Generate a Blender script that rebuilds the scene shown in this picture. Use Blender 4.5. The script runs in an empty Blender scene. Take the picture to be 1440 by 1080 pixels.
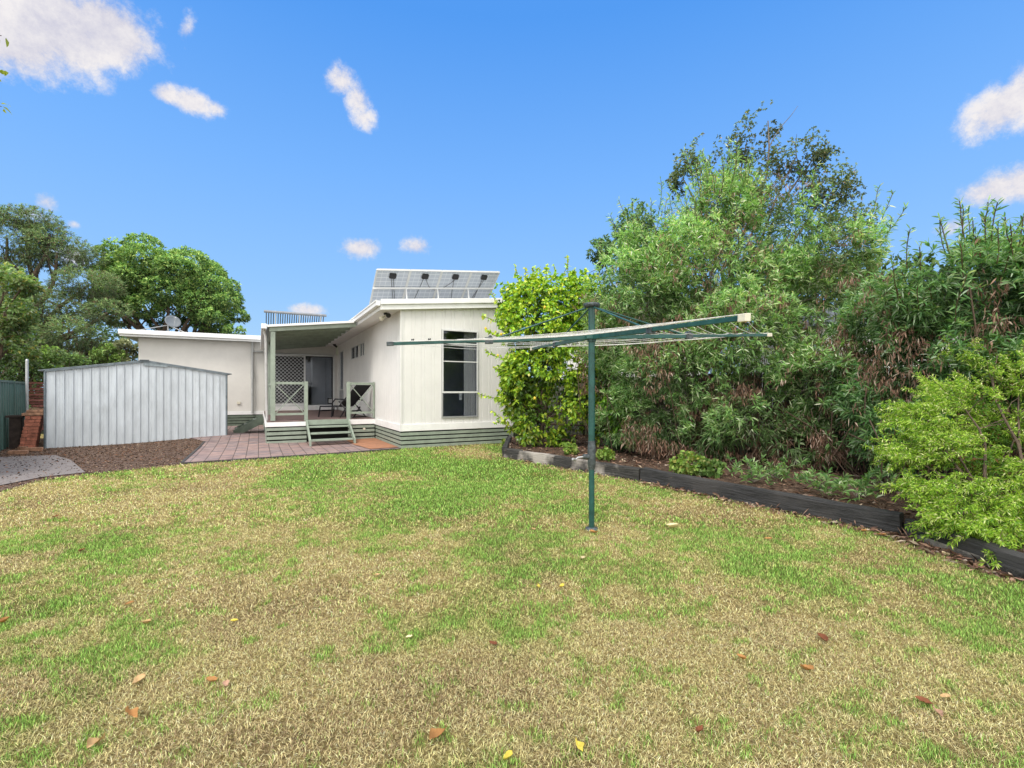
import bpy, bmesh, math, random
import numpy as np
from mathutils import Vector
random.seed(7)
R = np.random.default_rng(11)
col = bpy.context.scene.collection
PI = math.pi

# ------------------------------------------------------------------ camera model
F, HZ, CX, CAMZ = 665.0, 550.0, 720.0, 1.4
def P(px, py, Y):
    return np.array([(px - CX) / F * Y, Y, CAMZ - (py - HZ) * Y / F])
def G(px, py, z=0.0):
    Y = (CAMZ - z) * F / (py - HZ)
    return np.array([(px - CX) / F * Y, Y, z])
A0 = math.radians(28.2)
U = np.array([math.cos(A0), math.sin(A0), 0.0]); V = np.array([-math.sin(A0), math.cos(A0), 0.0]); ZZ = np.array([0, 0, 1.0])
C0 = np.array([-2.695, 11.49, 0.0])
def HP(t, s, z): return C0 + t * U + s * V + np.array([0, 0, z])

# ------------------------------------------------------------------ tagging
def tag(o, label=None, cat=None, group=None, kind=None):
    if label: o['label'] = label
    if cat: o['category'] = cat
    if group: o['group'] = group
    if kind: o['kind'] = kind
    return o
def thing(name, label, cat, loc=(0, 0, 0), group=None):
    o = bpy.data.objects.new(name, None); col.objects.link(o)
    o.location = [float(a) for a in loc]; o.empty_display_size = .1
    return tag(o, label, cat, group)
def worldloc(o):
    v = np.zeros(3)
    while o is not None:
        v = v + np.array(o.location); o = o.parent
    return v
def link(name, me, mat, parent=None):
    o = bpy.data.objects.new(name, me); col.objects.link(o)
    if mat is not None:
        for m in (mat if isinstance(mat, (list, tuple)) else [mat]): me.materials.append(m)
    if parent is not None: o.parent = parent
    return o
def copy_tree(o, parent=None):
    c = o.copy(); col.objects.link(c)
    if parent is not None: c.parent = parent
    for ch in list(o.children): copy_tree(ch, c)
    return c

# ------------------------------------------------------------------ noise (numpy)
_perm = np.random.default_rng(3).random((64, 64, 64)).astype(np.float32)
def n3(x, y, z):
    x = np.asarray(x, float); y = np.asarray(y, float) + 0 * x; z = np.asarray(z, float) + 0 * x
    xi = np.floor(x).astype(int); yi = np.floor(y).astype(int); zi = np.floor(z).astype(int)
    xf, yf, zf = x - xi, y - yi, z - zi
    xf = xf * xf * (3 - 2 * xf); yf = yf * yf * (3 - 2 * yf); zf = zf * zf * (3 - 2 * zf)
    g = lambda a, b, c: _perm[(xi + a) & 63, (yi + b) & 63, (zi + c) & 63]
    l = lambda a, b, t: a + (b - a) * t
    return l(l(l(g(0,0,0), g(1,0,0), xf), l(g(0,1,0), g(1,1,0), xf), yf), l(l(g(0,0,1), g(1,0,1), xf), l(g(0,1,1), g(1,1,1), xf), yf), zf)
def fbm(x, y, z=0.0, o=4):
    a, s, t = .5, 0, 0
    for i in range(o):
        s = s + a * n3(np.asarray(x) * 2**i + 7.3*i, np.asarray(y) * 2**i + 3.1*i, np.asarray(z) * 2**i + 1.7*i); t += a; a *= .5
    return s / t
def inpoly(x, y, poly):
    c = np.zeros(np.shape(x), bool); n = len(poly); j = n - 1
    for i in range(n):
        xi, yi = poly[i][0], poly[i][1]; xj, yj = poly[j][0], poly[j][1]
        with np.errstate(divide='ignore', invalid='ignore'):
            c ^= ((yi > y) != (yj > y)) & (x < (xj - xi) * (y - yi) / (yj - yi + 1e-12) + xi)
        j = i
    return c
def gh(x, y):   # the ground is not quite level near the house and the shed
    return .09 * np.exp(-((x + 8.5)**2 + (y - 13.9)**2) / 2.2) - .045 * np.exp(-((x + 5.2)**2 + (y - 12.6)**2) / 3.0)

# ------------------------------------------------------------------ mesh builder
class MB:
    def __init__(s): s.v = []; s.f = []; s.sm = []
    def add(s, vs, fs, smooth=False):
        b = len(s.v); s.v += [tuple(float(c) for c in v) for v in vs]
        s.f += [tuple(i + b for i in f) for f in fs]; s.sm += [smooth] * len(fs)
        return s
    def obox(s, c, ax, hs):
        c = np.array(c, float); a, b, d = [np.array(k, float) * h for k, h in zip(ax, hs)]
        vs = [c + i*a + j*b + k*d for i in (-1, 1) for j in (-1, 1) for k in (-1, 1)]
        return s.add(vs, [(0,1,3,2),(4,6,7,5),(0,4,5,1),(2,3,7,6),(0,2,6,4),(1,5,7,3)])
    def box(s, x0, x1, y0, y1, z0, z1):
        return s.obox(((x0+x1)/2, (y0+y1)/2, (z0+z1)/2), ((1,0,0),(0,1,0),(0,0,1)), ((x1-x0)/2, (y1-y0)/2, (z1-z0)/2))
    def hbox(s, t0, t1, s0, s1, z0, z1):      # house frame
        return s.obox(HP((t0+t1)/2, (s0+s1)/2, (z0+z1)/2), (U, V, ZZ), ((t1-t0)/2, (s1-s0)/2, (z1-z0)/2))
    def hslope(s, t0, t1, s0, s1, zb0, zb1, th):  # a slab that climbs along U
        vs = [HP(t, q, z + d) for t, z in ((t0, zb0), (t1, zb1)) for q in (s0, s1) for d in (0, th)]
        return s.add(vs, [(0,1,3,2),(4,6,7,5),(0,4,5,1),(2,3,7,6),(0,2,6,4),(1,5,7,3)])
    def bar(s, p, q, w, h, up=(0, 0, 1)):
        p = np.array(p, float); q = np.array(q, float); d = q - p; L = np.linalg.norm(d); d = d / L
        up = np.array(up, float); sd = np.cross(d, up); n = np.linalg.norm(sd)
        if n < 1e-4: sd = np.cross(d, np.array((1., 0, 0))); n = np.linalg.norm(sd)
        sd /= n; up = np.cross(sd, d)
        return s.obox((p + q) / 2, (d, sd, up), (L / 2, w / 2, h / 2))
    def tube(s, pts, rad, n=8, cap=True):
        pts = [np.array(p, float) for p in pts]; rad = rad if isinstance(rad, (list, tuple, np.ndarray)) else [rad] * len(pts)
        vs = []; fs = []; ref = None
        for i, p in enumerate(pts):
            d = pts[min(i + 1, len(pts) - 1)] - pts[max(i - 1, 0)]; d = d / (np.linalg.norm(d) + 1e-9)
            if ref is None: ref = np.array((1., 0, 0)) if abs(d[0]) < .8 else np.array((0, 1., 0))
            a = np.cross(d, ref); a /= np.linalg.norm(a) + 1e-9; b = np.cross(d, a); ref = -np.cross(d, a) if False else ref
            for k in range(n):
                w = 2 * PI * k / n; vs.append(p + rad[i] * (math.cos(w) * a + math.sin(w) * b))
        for i in range(len(pts) - 1):
            for k in range(n):
                fs.append((i*n + k, i*n + (k+1) % n, (i+1)*n + (k+1) % n, (i+1)*n + k))
        s.add(vs, fs, True)
        if cap: s.add(vs[:n], [tuple(range(n))]); s.add(vs[-n:], [tuple(range(n))[::-1]])
        return s
    def build(s, name, mat, parent=None, bevel=0, label=None, local=False, off=None):
        v = np.array(s.v, float)
        o0 = worldloc(parent) if (parent is not None and not local) else np.zeros(3)
        if off is not None: o0 = o0 + off
        me = bpy.data.meshes.new(name); me.from_pydata((v - o0).tolist(), [], s.f)
        bm = bmesh.new(); bm.from_mesh(me); bmesh.ops.recalc_face_normals(bm, faces=bm.faces); bm.to_mesh(me); bm.free()
        for p, q in zip(me.polygons, s.sm): p.use_smooth = q
        o = link(name, me, mat, parent)
        if off is not None and parent is None: o.location = off
        if bevel:
            m = o.modifiers.new('Bevel', 'BEVEL'); m.width = bevel; m.segments = 2; m.limit_method = 'ANGLE'
        if label: o['label'] = label
        return o

def trimesh(name, v, f, c, mat, parent=None, off=None):
    v = np.asarray(v, np.float32).reshape(-1, 3)
    o0 = worldloc(parent) if parent is not None else np.zeros(3)
    if off is not None: o0 = np.array(off)
    v = v - o0.astype(np.float32); f = np.asarray(f, np.int32).reshape(-1, 3)
    me = bpy.data.meshes.new(name)
    me.vertices.add(len(v)); me.vertices.foreach_set('co', np.ascontiguousarray(v, np.float32).ravel())
    me.loops.add(f.size); me.loops.foreach_set('vertex_index', f.ravel())
    me.polygons.add(len(f)); me.polygons.foreach_set('loop_start', np.arange(0, f.size, 3, dtype=np.int32))
    try: me.polygons.foreach_set('loop_total', np.full(len(f), 3, np.int32))
    except Exception: pass
    me.update(calc_edges=True)
    if c is not None:
        ca = me.color_attributes.new('Col', 'FLOAT_COLOR', 'POINT')
        cc = np.ones((len(v), 4), np.float32); cc[:, :3] = c; ca.data.foreach_set('color', cc.ravel())
    o = link(name, me, mat, parent)
    if off is not None: o.location = [float(a) for a in off]
    return o

# ------------------------------------------------------------------ materials
def nt(name):
    m = bpy.data.materials.new(name); m.use_nodes = True
    return m, m.node_tree.nodes, m.node_tree.links, m.node_tree.nodes['Principled BSDF']
def mat(name, c, rough=.6, var=.12, scale=6, metal=0, bump=.0, bscale=60, c2=None, stretch=None, spec=None, rot=0, dirt=0):
    m, N, L, b = nt(name)
    tc = N.new('ShaderNodeTexCoord'); mp = N.new('ShaderNodeMapping'); L.new(tc.outputs['Object'], mp.inputs[0])
    if stretch: mp.inputs['Scale'].default_value = stretch
    mp.inputs['Rotation'].default_value = (0, 0, rot)
    no = N.new('ShaderNodeTexNoise'); no.inputs['Scale'].default_value = scale; no.inputs['Detail'].default_value = 6
    no.inputs['Roughness'].default_value = .65
    L.new(mp.outputs[0], no.inputs['Vector'])
    rp = N.new('ShaderNodeValToRGB'); L.new(no.outputs['Fac'], rp.inputs[0])
    c = np.array(c, float); d = np.array(c2, float) if c2 is not None else c * (1 - var * 2)
    e = c if c2 is not None else np.minimum(c * (1 + var), .95)
    rp.color_ramp.elements[0].position = .32; rp.color_ramp.elements[1].position = .68
    rp.color_ramp.elements[0].color = (*d, 1); rp.color_ramp.elements[1].color = (*e, 1)
    src = rp.outputs[0]
    if dirt:
        n4 = N.new('ShaderNodeTexNoise'); n4.inputs['Scale'].default_value = 2.2; n4.inputs['Detail'].default_value = 8; n4.inputs['Roughness'].default_value = .75
        m4 = N.new('ShaderNodeMapping'); m4.inputs['Scale'].default_value = (1, 1, .35); L.new(tc.outputs['Object'], m4.inputs[0]); L.new(m4.outputs[0], n4.inputs['Vector'])
        r4 = N.new('ShaderNodeMapRange'); r4.inputs[1].default_value = .52; r4.inputs[2].default_value = .72; r4.inputs[4].default_value = dirt; L.new(n4.outputs['Fac'], r4.inputs[0])
        mx = N.new('ShaderNodeMixRGB'); L.new(r4.outputs[0], mx.inputs[0]); L.new(src, mx.inputs[1]); mx.inputs[2].default_value = (*(np.array(c) * .45), 1); src = mx.outputs[0]
    L.new(src, b.inputs['Base Color'])
    b.inputs['Roughness'].default_value = rough; b.inputs['Metallic'].default_value = metal
    if spec is not None: b.inputs['Specular IOR Level'].default_value = spec
    if bump:
        n2 = N.new('ShaderNodeTexNoise'); n2.inputs['Scale'].default_value = bscale; n2.inputs['Detail'].default_value = 5
        L.new(mp.outputs[0], n2.inputs['Vector'])
        bp = N.new('ShaderNodeBump'); bp.inputs['Strength'].default_value = bump; bp.inputs['Distance'].default_value = .02
        L.new(n2.outputs['Fac'], bp.inputs['Height']); L.new(bp.outputs[0], b.inputs['Normal'])
    return m
def leafmat(name, transl=.35, rough=.55, spec=.25):
    m, N, L, b = nt(name)
    at = N.new('ShaderNodeAttribute'); at.attribute_name = 'Col'
    L.new(at.outputs['Color'], b.inputs['Base Color']); b.inputs['Roughness'].default_value = rough
    b.inputs['Specular IOR Level'].default_value = spec
    if transl:
        tr = N.new('ShaderNodeBsdfTranslucent'); hs = N.new('ShaderNodeMixRGB'); hs.blend_type = 'MULTIPLY'; hs.inputs[0].default_value = 1
        L.new(at.outputs['Color'], hs.inputs[1]); hs.inputs[2].default_value = (1.3, 1.25, .5, 1); L.new(hs.outputs[0], tr.inputs['Color'])
        mx = N.new('ShaderNodeMixShader'); mx.inputs[0].default_value = transl
        L.new(b.outputs[0], mx.inputs[1]); L.new(tr.outputs[0], mx.inputs[2]); L.new(mx.outputs[0], N['Material Output'].inputs[0])
    return m
M = {}
M['cream'] = mat('cream_cladding', (.78, .77, .755), .5, .03, 1.5, dirt=.05)
M['render'] = mat('cream_render', (.70, .68, .645), .7, .03, 2, bump=.15, bscale=120, dirt=.05)
M['white'] = mat('white_paint', (.88, .88, .88), .45, .04, 3, dirt=.12)
M['soffit'] = mat('soffit_paint', (.8, .79, .77), .6, .03, 3)
M['sage'] = mat('sage_paint', (.295, .35, .29), .5, .1, 5, dirt=.25)
M['sage_dk'] = mat('dark_sage_paint', (.15, .19, .145), .55, .15, 5, dirt=.3)
M['sage_roof'] = mat('roof_underside', (.30, .34, .32), .6, .1, 4)
M['roof'] = mat('roof_metal', (.55, .56, .56), .4, .06, 3, metal=.3)
M['deck'] = mat('deck_boards', (.20, .135, .125), .65, .2, 5, stretch=(1, 12, 1), rot=-A0, bump=.3)
M['dark'] = mat('dark_void', (.012, .012, .012), .9, .1, 3)
M['alu'] = mat('grey_aluminium', (.45, .46, .47), .4, .06, 5, metal=.4)
M['alu_w'] = mat('white_aluminium', (.72, .73, .73), .35, .03, 5)
M['zinc'] = mat('galvanised_steel', (.60, .65, .70), .45, .09, 4.0, metal=.05, dirt=.5, stretch=(1, 1, .3))
M['zinc_dk'] = mat('weathered_zinc_trim', (.20, .24, .27), .5, .2, 6, metal=.3)
M['colorbond'] = mat('green_steel_fence', (.075, .15, .135), .4, .12, 3, dirt=.2)
M['hoist'] = mat('hoist_green_enamel', (.018, .085, .075), .35, .22, 8, dirt=.35)
M['hoist_gr'] = mat('hoist_grey_iron', (.10, .12, .13), .5, .3, 30, metal=.5, bump=.2)
M['rope'] = mat('white_cord', (.74, .74, .72), .7, .2, 60)
M['capw'] = mat('cream_plastic', (.72, .68, .56), .5, .1, 10)
M['black'] = mat('black_metal', (.015, .015, .018), .45, .2, 10)
M['sling'] = mat('black_sling_fabric', (.02, .021, .024), .8, .2, 40)
M['brown'] = mat('red_brown_slats', (.17, .055, .045), .7, .3, 8, stretch=(1, 1, 6), bump=.2)
M['brick'] = mat('orange_brick', (.46, .17, .11), .85, .3, 9, bump=.5, bscale=40)
M['brick2'] = mat('weathered_brick', (.40, .22, .14), .9, .3, 12, bump=.5, bscale=40)
M['mortar'] = mat('mortar', (.22, .15, .12), .9, .2, 12, bump=.4)
M['terra'] = mat('bare_terracotta_slab', (.43, .19, .10), .85, .2, 5, bump=.3, c2=(.30, .15, .09))
M['paling'] = mat('grey_paling', (.22, .225, .18), .85, .25, 3, stretch=(6, 6, .5), bump=.4, dirt=.3)
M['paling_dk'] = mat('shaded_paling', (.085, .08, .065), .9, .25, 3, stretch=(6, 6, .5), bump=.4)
M['bark'] = mat('tree_bark', (.12, .085, .06), .9, .3, 12, stretch=(3, 3, .6), bump=.8, bscale=30)
M['bark_g'] = mat('grey_bark', (.19, .165, .135), .9, .3, 12, stretch=(3, 3, .6), bump=.6, bscale=30)
M['leaf'] = leafmat('leaf', .38)
M['leafd'] = leafmat('leaf_dense', .18, .5, .3)
M['gloss'] = leafmat('leaf_glossy', .28, .33, .5)
M['grassb'] = leafmat('grass_blade', .25, .6, .2)
M['litter'] = leafmat('dead_leaf', .1, .8, .1)
M['nbwall'] = mat('neighbour_wall', (.75, .75, .73), .6, .05, 2)
M['nbroof'] = mat('neighbour_roof_tile', (.10, .11, .13), .7, .2, 4, bump=.3)
M['lemon'] = mat('lemon_skin', (.75, .52, .06), .4, .1, 20)
M['curtain'] = mat('curtain_fabric', (.85, .83, .8), .8, .1, 5, stretch=(30, 30, .3))
M['panel_white'] = mat('white_appliance', (.85, .88, .92), .5, .04, 3)

def glassmat():
    m, N, L, b = nt('window_glass')
    tr = N.new('ShaderNodeBsdfTransparent'); tr.inputs[0].default_value = (.75, .77, .8, 1)
    gl = N.new('ShaderNodeBsdfGlossy'); gl.inputs['Roughness'].default_value = .03; gl.inputs[0].default_value = (.9, .93, 1, 1)
    lw = N.new('ShaderNodeLayerWeight'); lw.inputs[0].default_value = .25
    mr = N.new('ShaderNodeMapRange'); mr.inputs[3].default_value = .022; mr.inputs[4].default_value = .42; L.new(lw.outputs['Fresnel'], mr.inputs[0])
    mx = N.new('ShaderNodeMixShader'); L.new(mr.outputs[0], mx.inputs[0]); L.new(tr.outputs[0], mx.inputs[1]); L.new(gl.outputs[0], mx.inputs[2])
    L.new(mx.outputs[0], N['Material Output'].inputs[0]); return m
M['glass'] = glassmat()

def meshdoor():     # diamond security mesh is real geometry; this is the fly screen behind it
    return mat('fly_screen', (.03, .033, .036), .7, .1, 60)
M['screen'] = meshdoor()

def pavermat():
    m, N, L, b = nt('clay_pavers')
    tc = N.new('ShaderNodeTexCoord'); mp = N.new('ShaderNodeMapping'); mp.inputs['Rotation'].default_value = (0, 0, -A0)
    L.new(tc.outputs['Object'], mp.inputs[0])
    br = N.new('ShaderNodeTexBrick'); br.offset = 0.0; br.squash = 1.0
    br.inputs['Scale'].default_value = 1; br.inputs['Brick Width'].default_value = .235; br.inputs['Row Height'].default_value = .235
    br.inputs['Mortar Size'].default_value = .008; br.inputs['Mortar Smooth'].default_value = .3; br.inputs['Bias'].default_value = 0
    br.inputs['Color1'].default_value = (.34, .245, .22, 1); br.inputs['Color2'].default_value = (.235, .20, .205, 1); br.inputs['Mortar'].default_value = (.07, .055, .045, 1)
    nv = N.new('ShaderNodeTexNoise'); nv.inputs['Scale'].default_value = 3.0; L.new(mp.outputs[0], br.inputs['Vector']); L.new(mp.outputs[0], nv.inputs['Vector']); nv.inputs['Detail'].default_value = 8; nv.inputs['Roughness'].default_value = .7
    rp = N.new('ShaderNodeValToRGB'); L.new(nv.outputs['Fac'], rp.inputs[0]); rp.color_ramp.elements[0].position = .35; rp.color_ramp.elements[0].color = (.62, .58, .62, 1)
    rp.color_ramp.elements[1].position = .65; rp.color_ramp.elements[1].color = (1.25, 1.15, 1.1, 1)
    mx = N.new('ShaderNodeMixRGB'); mx.blend_type = 'MULTIPLY'; mx.inputs[0].default_value = 1; L.new(br.outputs['Color'], mx.inputs[1]); L.new(rp.outputs[0], mx.inputs[2])
    L.new(mx.outputs[0], b.inputs['Base Color']); b.inputs['Roughness'].default_value = .8
    bp = N.new('ShaderNodeBump'); bp.inputs['Strength'].default_value = .6; bp.inputs['Distance'].default_value = .01; bp.invert = True
    L.new(br.outputs['Fac'], bp.inputs['Height']); L.new(bp.outputs[0], b.inputs['Normal']); return m
M['paver'] = pavermat()

def soilmat(name, stops, scale, bump=1.0, spec_scale=90):
    m, N, L, b = nt(name)
    tc = N.new('ShaderNodeTexCoord')
    no = N.new('ShaderNodeTexNoise'); no.inputs['Scale'].default_value = scale; no.inputs['Detail'].default_value = 10; no.inputs['Roughness'].default_value = .8
    L.new(tc.outputs['Object'], no.inputs['Vector'])
    vo = N.new('ShaderNodeTexVoronoi'); vo.inputs['Scale'].default_value = spec_scale; L.new(tc.outputs['Object'], vo.inputs['Vector'])
    ad = N.new('ShaderNodeMath'); ad.operation = 'MULTIPLY_ADD'; ad.inputs[1].default_value = .35; L.new(vo.outputs['Distance'], ad.inputs[0]); L.new(no.outputs['Fac'], ad.inputs[2])
    rp = N.new('ShaderNodeValToRGB'); L.new(ad.outputs[0], rp.inputs[0]); cr = rp.color_ramp
    while len(cr.elements) < len(stops): cr.elements.new(.5)
    for e, (p, c) in zip(cr.elements, stops): e.position = p; e.color = (*c, 1)
    L.new(rp.outputs[0], b.inputs['Base Color']); b.inputs['Roughness'].default_value = .95; b.inputs['Specular IOR Level'].default_value = .15
    bp = N.new('ShaderNodeBump'); bp.inputs['Strength'].default_value = bump; bp.inputs['Distance'].default_value = .02
    L.new(ad.outputs[0], bp.inputs['Height']); L.new(bp.outputs[0], b.inputs['Normal']); return m
M['mulch'] = soilmat('brown_gravel_mulch', [(.45, (.03, .021, .017)), (.60, (.085, .055, .042)), (.72, (.15, .10, .078)), (.88, (.28, .21, .17))], 14, 1, 60)
M['soil'] = soilmat('dark_garden_soil', [(.40, (.02, .014, .011)), (.58, (.055, .036, .027)), (.72, (.11, .07, .05)), (.85, (.2, .14, .1))], 12, 1, 50)
M['concrete'] = soilmat('old_concrete', [(.40, (.12, .105, .10)), (.55, (.19, .17, .165)), (.75, (.24, .215, .21)), (.9, (.28, .25, .24))], 5, .25, 140)
M['earth'] = soilmat('open_ground', [(.35, (.06, .05, .03)), (.55, (.09, .09, .04)), (.75, (.13, .12, .06))], 3, .5)
def sleepermat(name, c, c2):
    m, N, L, b = nt(name)
    tc = N.new('ShaderNodeTexCoord'); mp = N.new('ShaderNodeMapping'); mp.inputs['Scale'].default_value = (2.0, 40, 40); L.new(tc.outputs['Object'], mp.inputs[0])
    no = N.new('ShaderNodeTexNoise'); no.inputs['Scale'].default_value = 1.6; no.inputs['Detail'].default_value = 10; no.inputs['Roughness'].default_value = .75; no.inputs['Distortion'].default_value = .4
    L.new(mp.outputs[0], no.inputs['Vector'])
    rp = N.new('ShaderNodeValToRGB'); L.new(no.outputs['Fac'], rp.inputs[0]); rp.color_ramp.elements[0].position = .38; rp.color_ramp.elements[1].position = .72
    rp.color_ramp.elements[0].color = (.006, .006, .006, 1); rp.color_ramp.elements[1].color = (*c, 1)
    n2 = N.new('ShaderNodeTexNoise'); n2.inputs['Scale'].default_value = 1.4; n2.inputs['Detail'].default_value = 6; L.new(tc.outputs['Object'], n2.inputs['Vector'])
    mr = N.new('ShaderNodeMapRange'); mr.inputs[1].default_value = .5; mr.inputs[2].default_value = .62; L.new(n2.outputs['Fac'], mr.inputs[0])
    mx = N.new('ShaderNodeMixRGB'); L.new(mr.outputs[0], mx.inputs[0]); L.new(rp.outputs[0], mx.inputs[1])
    m3 = N.new('ShaderNodeMixRGB'); m3.blend_type = 'MULTIPLY'; m3.inputs[0].default_value = .8; m3.inputs[1].default_value = (*c2, 1); L.new(no.outputs['Fac'], m3.inputs[2]); L.new(m3.outputs[0], mx.inputs[2])
    L.new(mx.outputs[0], b.inputs['Base Color']); b.inputs['Roughness'].default_value = .8
    bp = N.new('ShaderNodeBump'); bp.inputs['Strength'].default_value = 1; bp.inputs['Distance'].default_value = .03; L.new(no.outputs['Fac'], bp.inputs['Height']); L.new(bp.outputs[0], b.inputs['Normal']); return m
M['sleeper'] = sleepermat('charred_sleeper', (.085, .085, .09), (.10, .095, .095))
M['sleeper_w'] = sleepermat('weathered_sleeper', (.11, .105, .10), (.75, .68, .62))
def pvmat():
    m, N, L, b = nt('solar_backsheet')
    tc = N.new('ShaderNodeTexCoord'); mp = N.new('ShaderNodeMapping'); L.new(tc.outputs['UV'], mp.inputs[0])
    br = N.new('ShaderNodeTexBrick'); br.offset = 0; br.inputs['Scale'].default_value = 1; br.inputs['Brick Width'].default_value = .1667; br.inputs['Row Height'].default_value = .0833
    br.inputs['Mortar Size'].default_value = .006; br.inputs['Color1'].default_value = (.56, .61, .70, 1); br.inputs['Color2'].default_value = (.52, .57, .66, 1); br.inputs['Mortar'].default_value = (.78, .82, .88, 1)
    L.new(mp.outputs[0], br.inputs['Vector']); L.new(br.outputs['Color'], b.inputs['Base Color']); b.inputs['Roughness'].default_value = .35; return m
M['pv'] = pvmat()

# ------------------------------------------------------------------ ground polygons (world coordinates)
pav = [HP(-5.15, .38 - .9, 0), HP(-.62, -.03, 0), HP(-.0, -.02, 0), HP(0, 2.9, 0), HP(-2.8, 2.9, 0), HP(-2.8, 10.4, 0), HP(-7.2, 10.4, 0), HP(-5.2, 3.3, 0)]
pav[0] = G(255, 653); pav[1] = G(556, 632.5); pav[7] = G(287.5, 620.8, .06)
SL = G(65, 632, -.02); SR = G(318, 612.5, .1); SD = (SR - SL); SD[2] = 0; SW = np.linalg.norm(SD); SD /= SW; SN = np.array([-SD[1], SD[0], 0])
conc = [G(-30, 690), G(-60, 646), G(78, 641), G(100, 648), G(120, 665.5), G(60, 672)]
mulch = [G(118, 668), G(60, 675), G(0, 692), G(-60, 705), G(-220, 700), SL - SD * 2.5 + SN * 1.5, SL + SN * 3.4 - SD * 1.8, SL + SN * 3.4 + SD * .3, SL + SD * .3 + SN * .3, SR + SN * .3, HP(-6.2, 6, 0), G(290, 620), G(255, 653)]
lawn_edge = [G(300, 651), G(255, 654), G(118, 668), G(60, 676), G(0, 692)]
sl_a, sl_b, sl_c, sl_d = G(711, 643), G(904, 677), G(1277, 754), G(1452, 818)
FD = np.array([.473, -.881, 0.0]); FN = np.array([.881, .473, 0.0])
f_far = np.array([2.9, 12.4, 0]) - FD * 1.2; f_near = np.array([2.9, 12.4, 0]) + FD * 11.5
bed = [sl_a, sl_b, sl_c, sl_d, sl_d + np.array([.35, -1.0, 0]), sl_d + np.array([.9, -2.4, 0]), f_near, f_far, np.array([.9, 13.4, 0]), HP(3.0, 0.05, 0), HP(2.75, -.35, 0)]

def sheet(name, poly, dz, m, cell=.4, zfun=None):
    bm = bmesh.new(); bm.faces.new([bm.verts.new((float(p[0]), float(p[1]), 0)) for p in poly])
    xs = [p[0] for p in poly]; ys = [p[1] for p in poly]
    for ax, lo, hi in ((0, min(xs), max(xs)), (1, min(ys), max(ys))):
        k = lo + cell
        while k < hi:
            co = (k, 0, 0) if ax == 0 else (0, k, 0); no = (1, 0, 0) if ax == 0 else (0, 1, 0)
            bmesh.ops.bisect_plane(bm, geom=bm.verts[:] + bm.edges[:] + bm.faces[:], plane_co=co, plane_no=no); k += cell
    for v in bm.verts: v.co.z = (zfun or gh)(v.co.x, v.co.y) + dz
    bmesh.ops.recalc_face_normals(bm, faces=bm.faces)
    if sum(f.normal.z for f in bm.faces) < 0: bmesh.ops.reverse_faces(bm, faces=bm.faces)
    me = bpy.data.meshes.new(name); bm.to_mesh(me); bm.free()
    for p in me.polygons: p.use_smooth = True
    return tag(link(name, me, m), kind='structure')

# big ground
g = MB(); g.add([(-400, -60, -.12), (400, -60, -.12), (400, 700, -.12), (-400, 700, -.12)], [(0, 1, 2, 3)])
tag(g.build('ground', M['earth']), kind='structure')

# lawn colour map
def greenness(x, y):
    x = np.asarray(x, float); y = np.asarray(y, float)
    d = fbm(x * .9 + 3, y * .9 + 8, 0, 4)
    gsum = (d - .5) * 2.2 + .24 + .9 * (fbm(x * 3.5, y * 3.5, 5.5, 3) - .5)
    for px, py, sx, sy, a in [(600, 655, 2.2, 1.6, .55), (480, 650, 2, 1.2, .25), (690, 690, 1.5, 1.2, .45), (720, 665, 1.3, 1.0, .3), (620, 885, .55, .4, .45), (560, 830, .6, .4, .15), (420, 760, 1.2, .5, .12), (1000, 790, .9, .5, .3), (880, 770, 1.0, .5, .15),
                             (840, 690, 1.4, 1.0, .25), (1180, 790, .8, .35, .02), (1330, 850, .8, .6, -.35), (1240, 800, .5, .3, -.25), (1100, 725, .8, .35, -.25), (110, 790, 1.6, .7, -.25), (1300, 900, .6, .4, -.1), (470, 700, 1.5, .7, .15),
                             (230, 690, 2.2, 1.0, -.45), (350, 735, 1.6, .8, -.25), (1250, 960, 1.0, .6, -.35), (1150, 720, .9, .5, -.3), (560, 960, 1.2, .5, -.15), (1380, 800, .8, .5, -.3),
                             (60, 830, 1.2, .7, -.2), (690, 640, 1.0, .8, -.25), (880, 1000, .9, .3, -.12), (250, 950, .9, .3, -.05), (1150, 1000, .5, .2, .2)]:
        c = G(px, py); gsum = gsum + a * np.exp(-((x - c[0]) / sx)**2 - ((y - c[1]) / sy)**2)
    return gsum
STRAW = np.array([.92, .80, .42]); STRAW2 = np.array([.68, .56, .28]); BROWN = np.array([.28, .20, .13]); GR1 = np.array([.19, .42, .075]); GR2 = np.array([.42, .56, .16])
def lawncol(x, y, rnd):
    gsum = greenness(x, y); k = np.clip((gsum + .0) * 1.2 + .0, 0, 1)[:, None]
    bare = np.clip((fbm(x * 1.3 + 9, y * 1.3, 2.2, 4) - .5) * 5, 0, 1)[:, None]
    base = STRAW * (1 - bare * .5) + BROWN * bare * .5
    return base * (1 - k) + (GR1 * .5 + GR2 * .5) * k
nx, ny = 420, 260
gx, gy = np.meshgrid(np.linspace(-17, 9, nx), np.linspace(-1.5, 15.5, ny)); gx = gx.ravel(); gy = gy.ravel()
cc = lawncol(gx, gy, None) * np.array([.42, .39, .34])
vv = np.stack([gx, gy, gh(gx, gy) + .012 * (fbm(gx * 1.2, gy * 1.2, 1, 3) - .5) - .008], 1)
ii = np.arange(nx * ny).reshape(ny, nx); a, b_, c_, d_ = ii[:-1, :-1].ravel(), ii[:-1, 1:].ravel(), ii[1:, 1:].ravel(), ii[1:, :-1].ravel()
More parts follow.
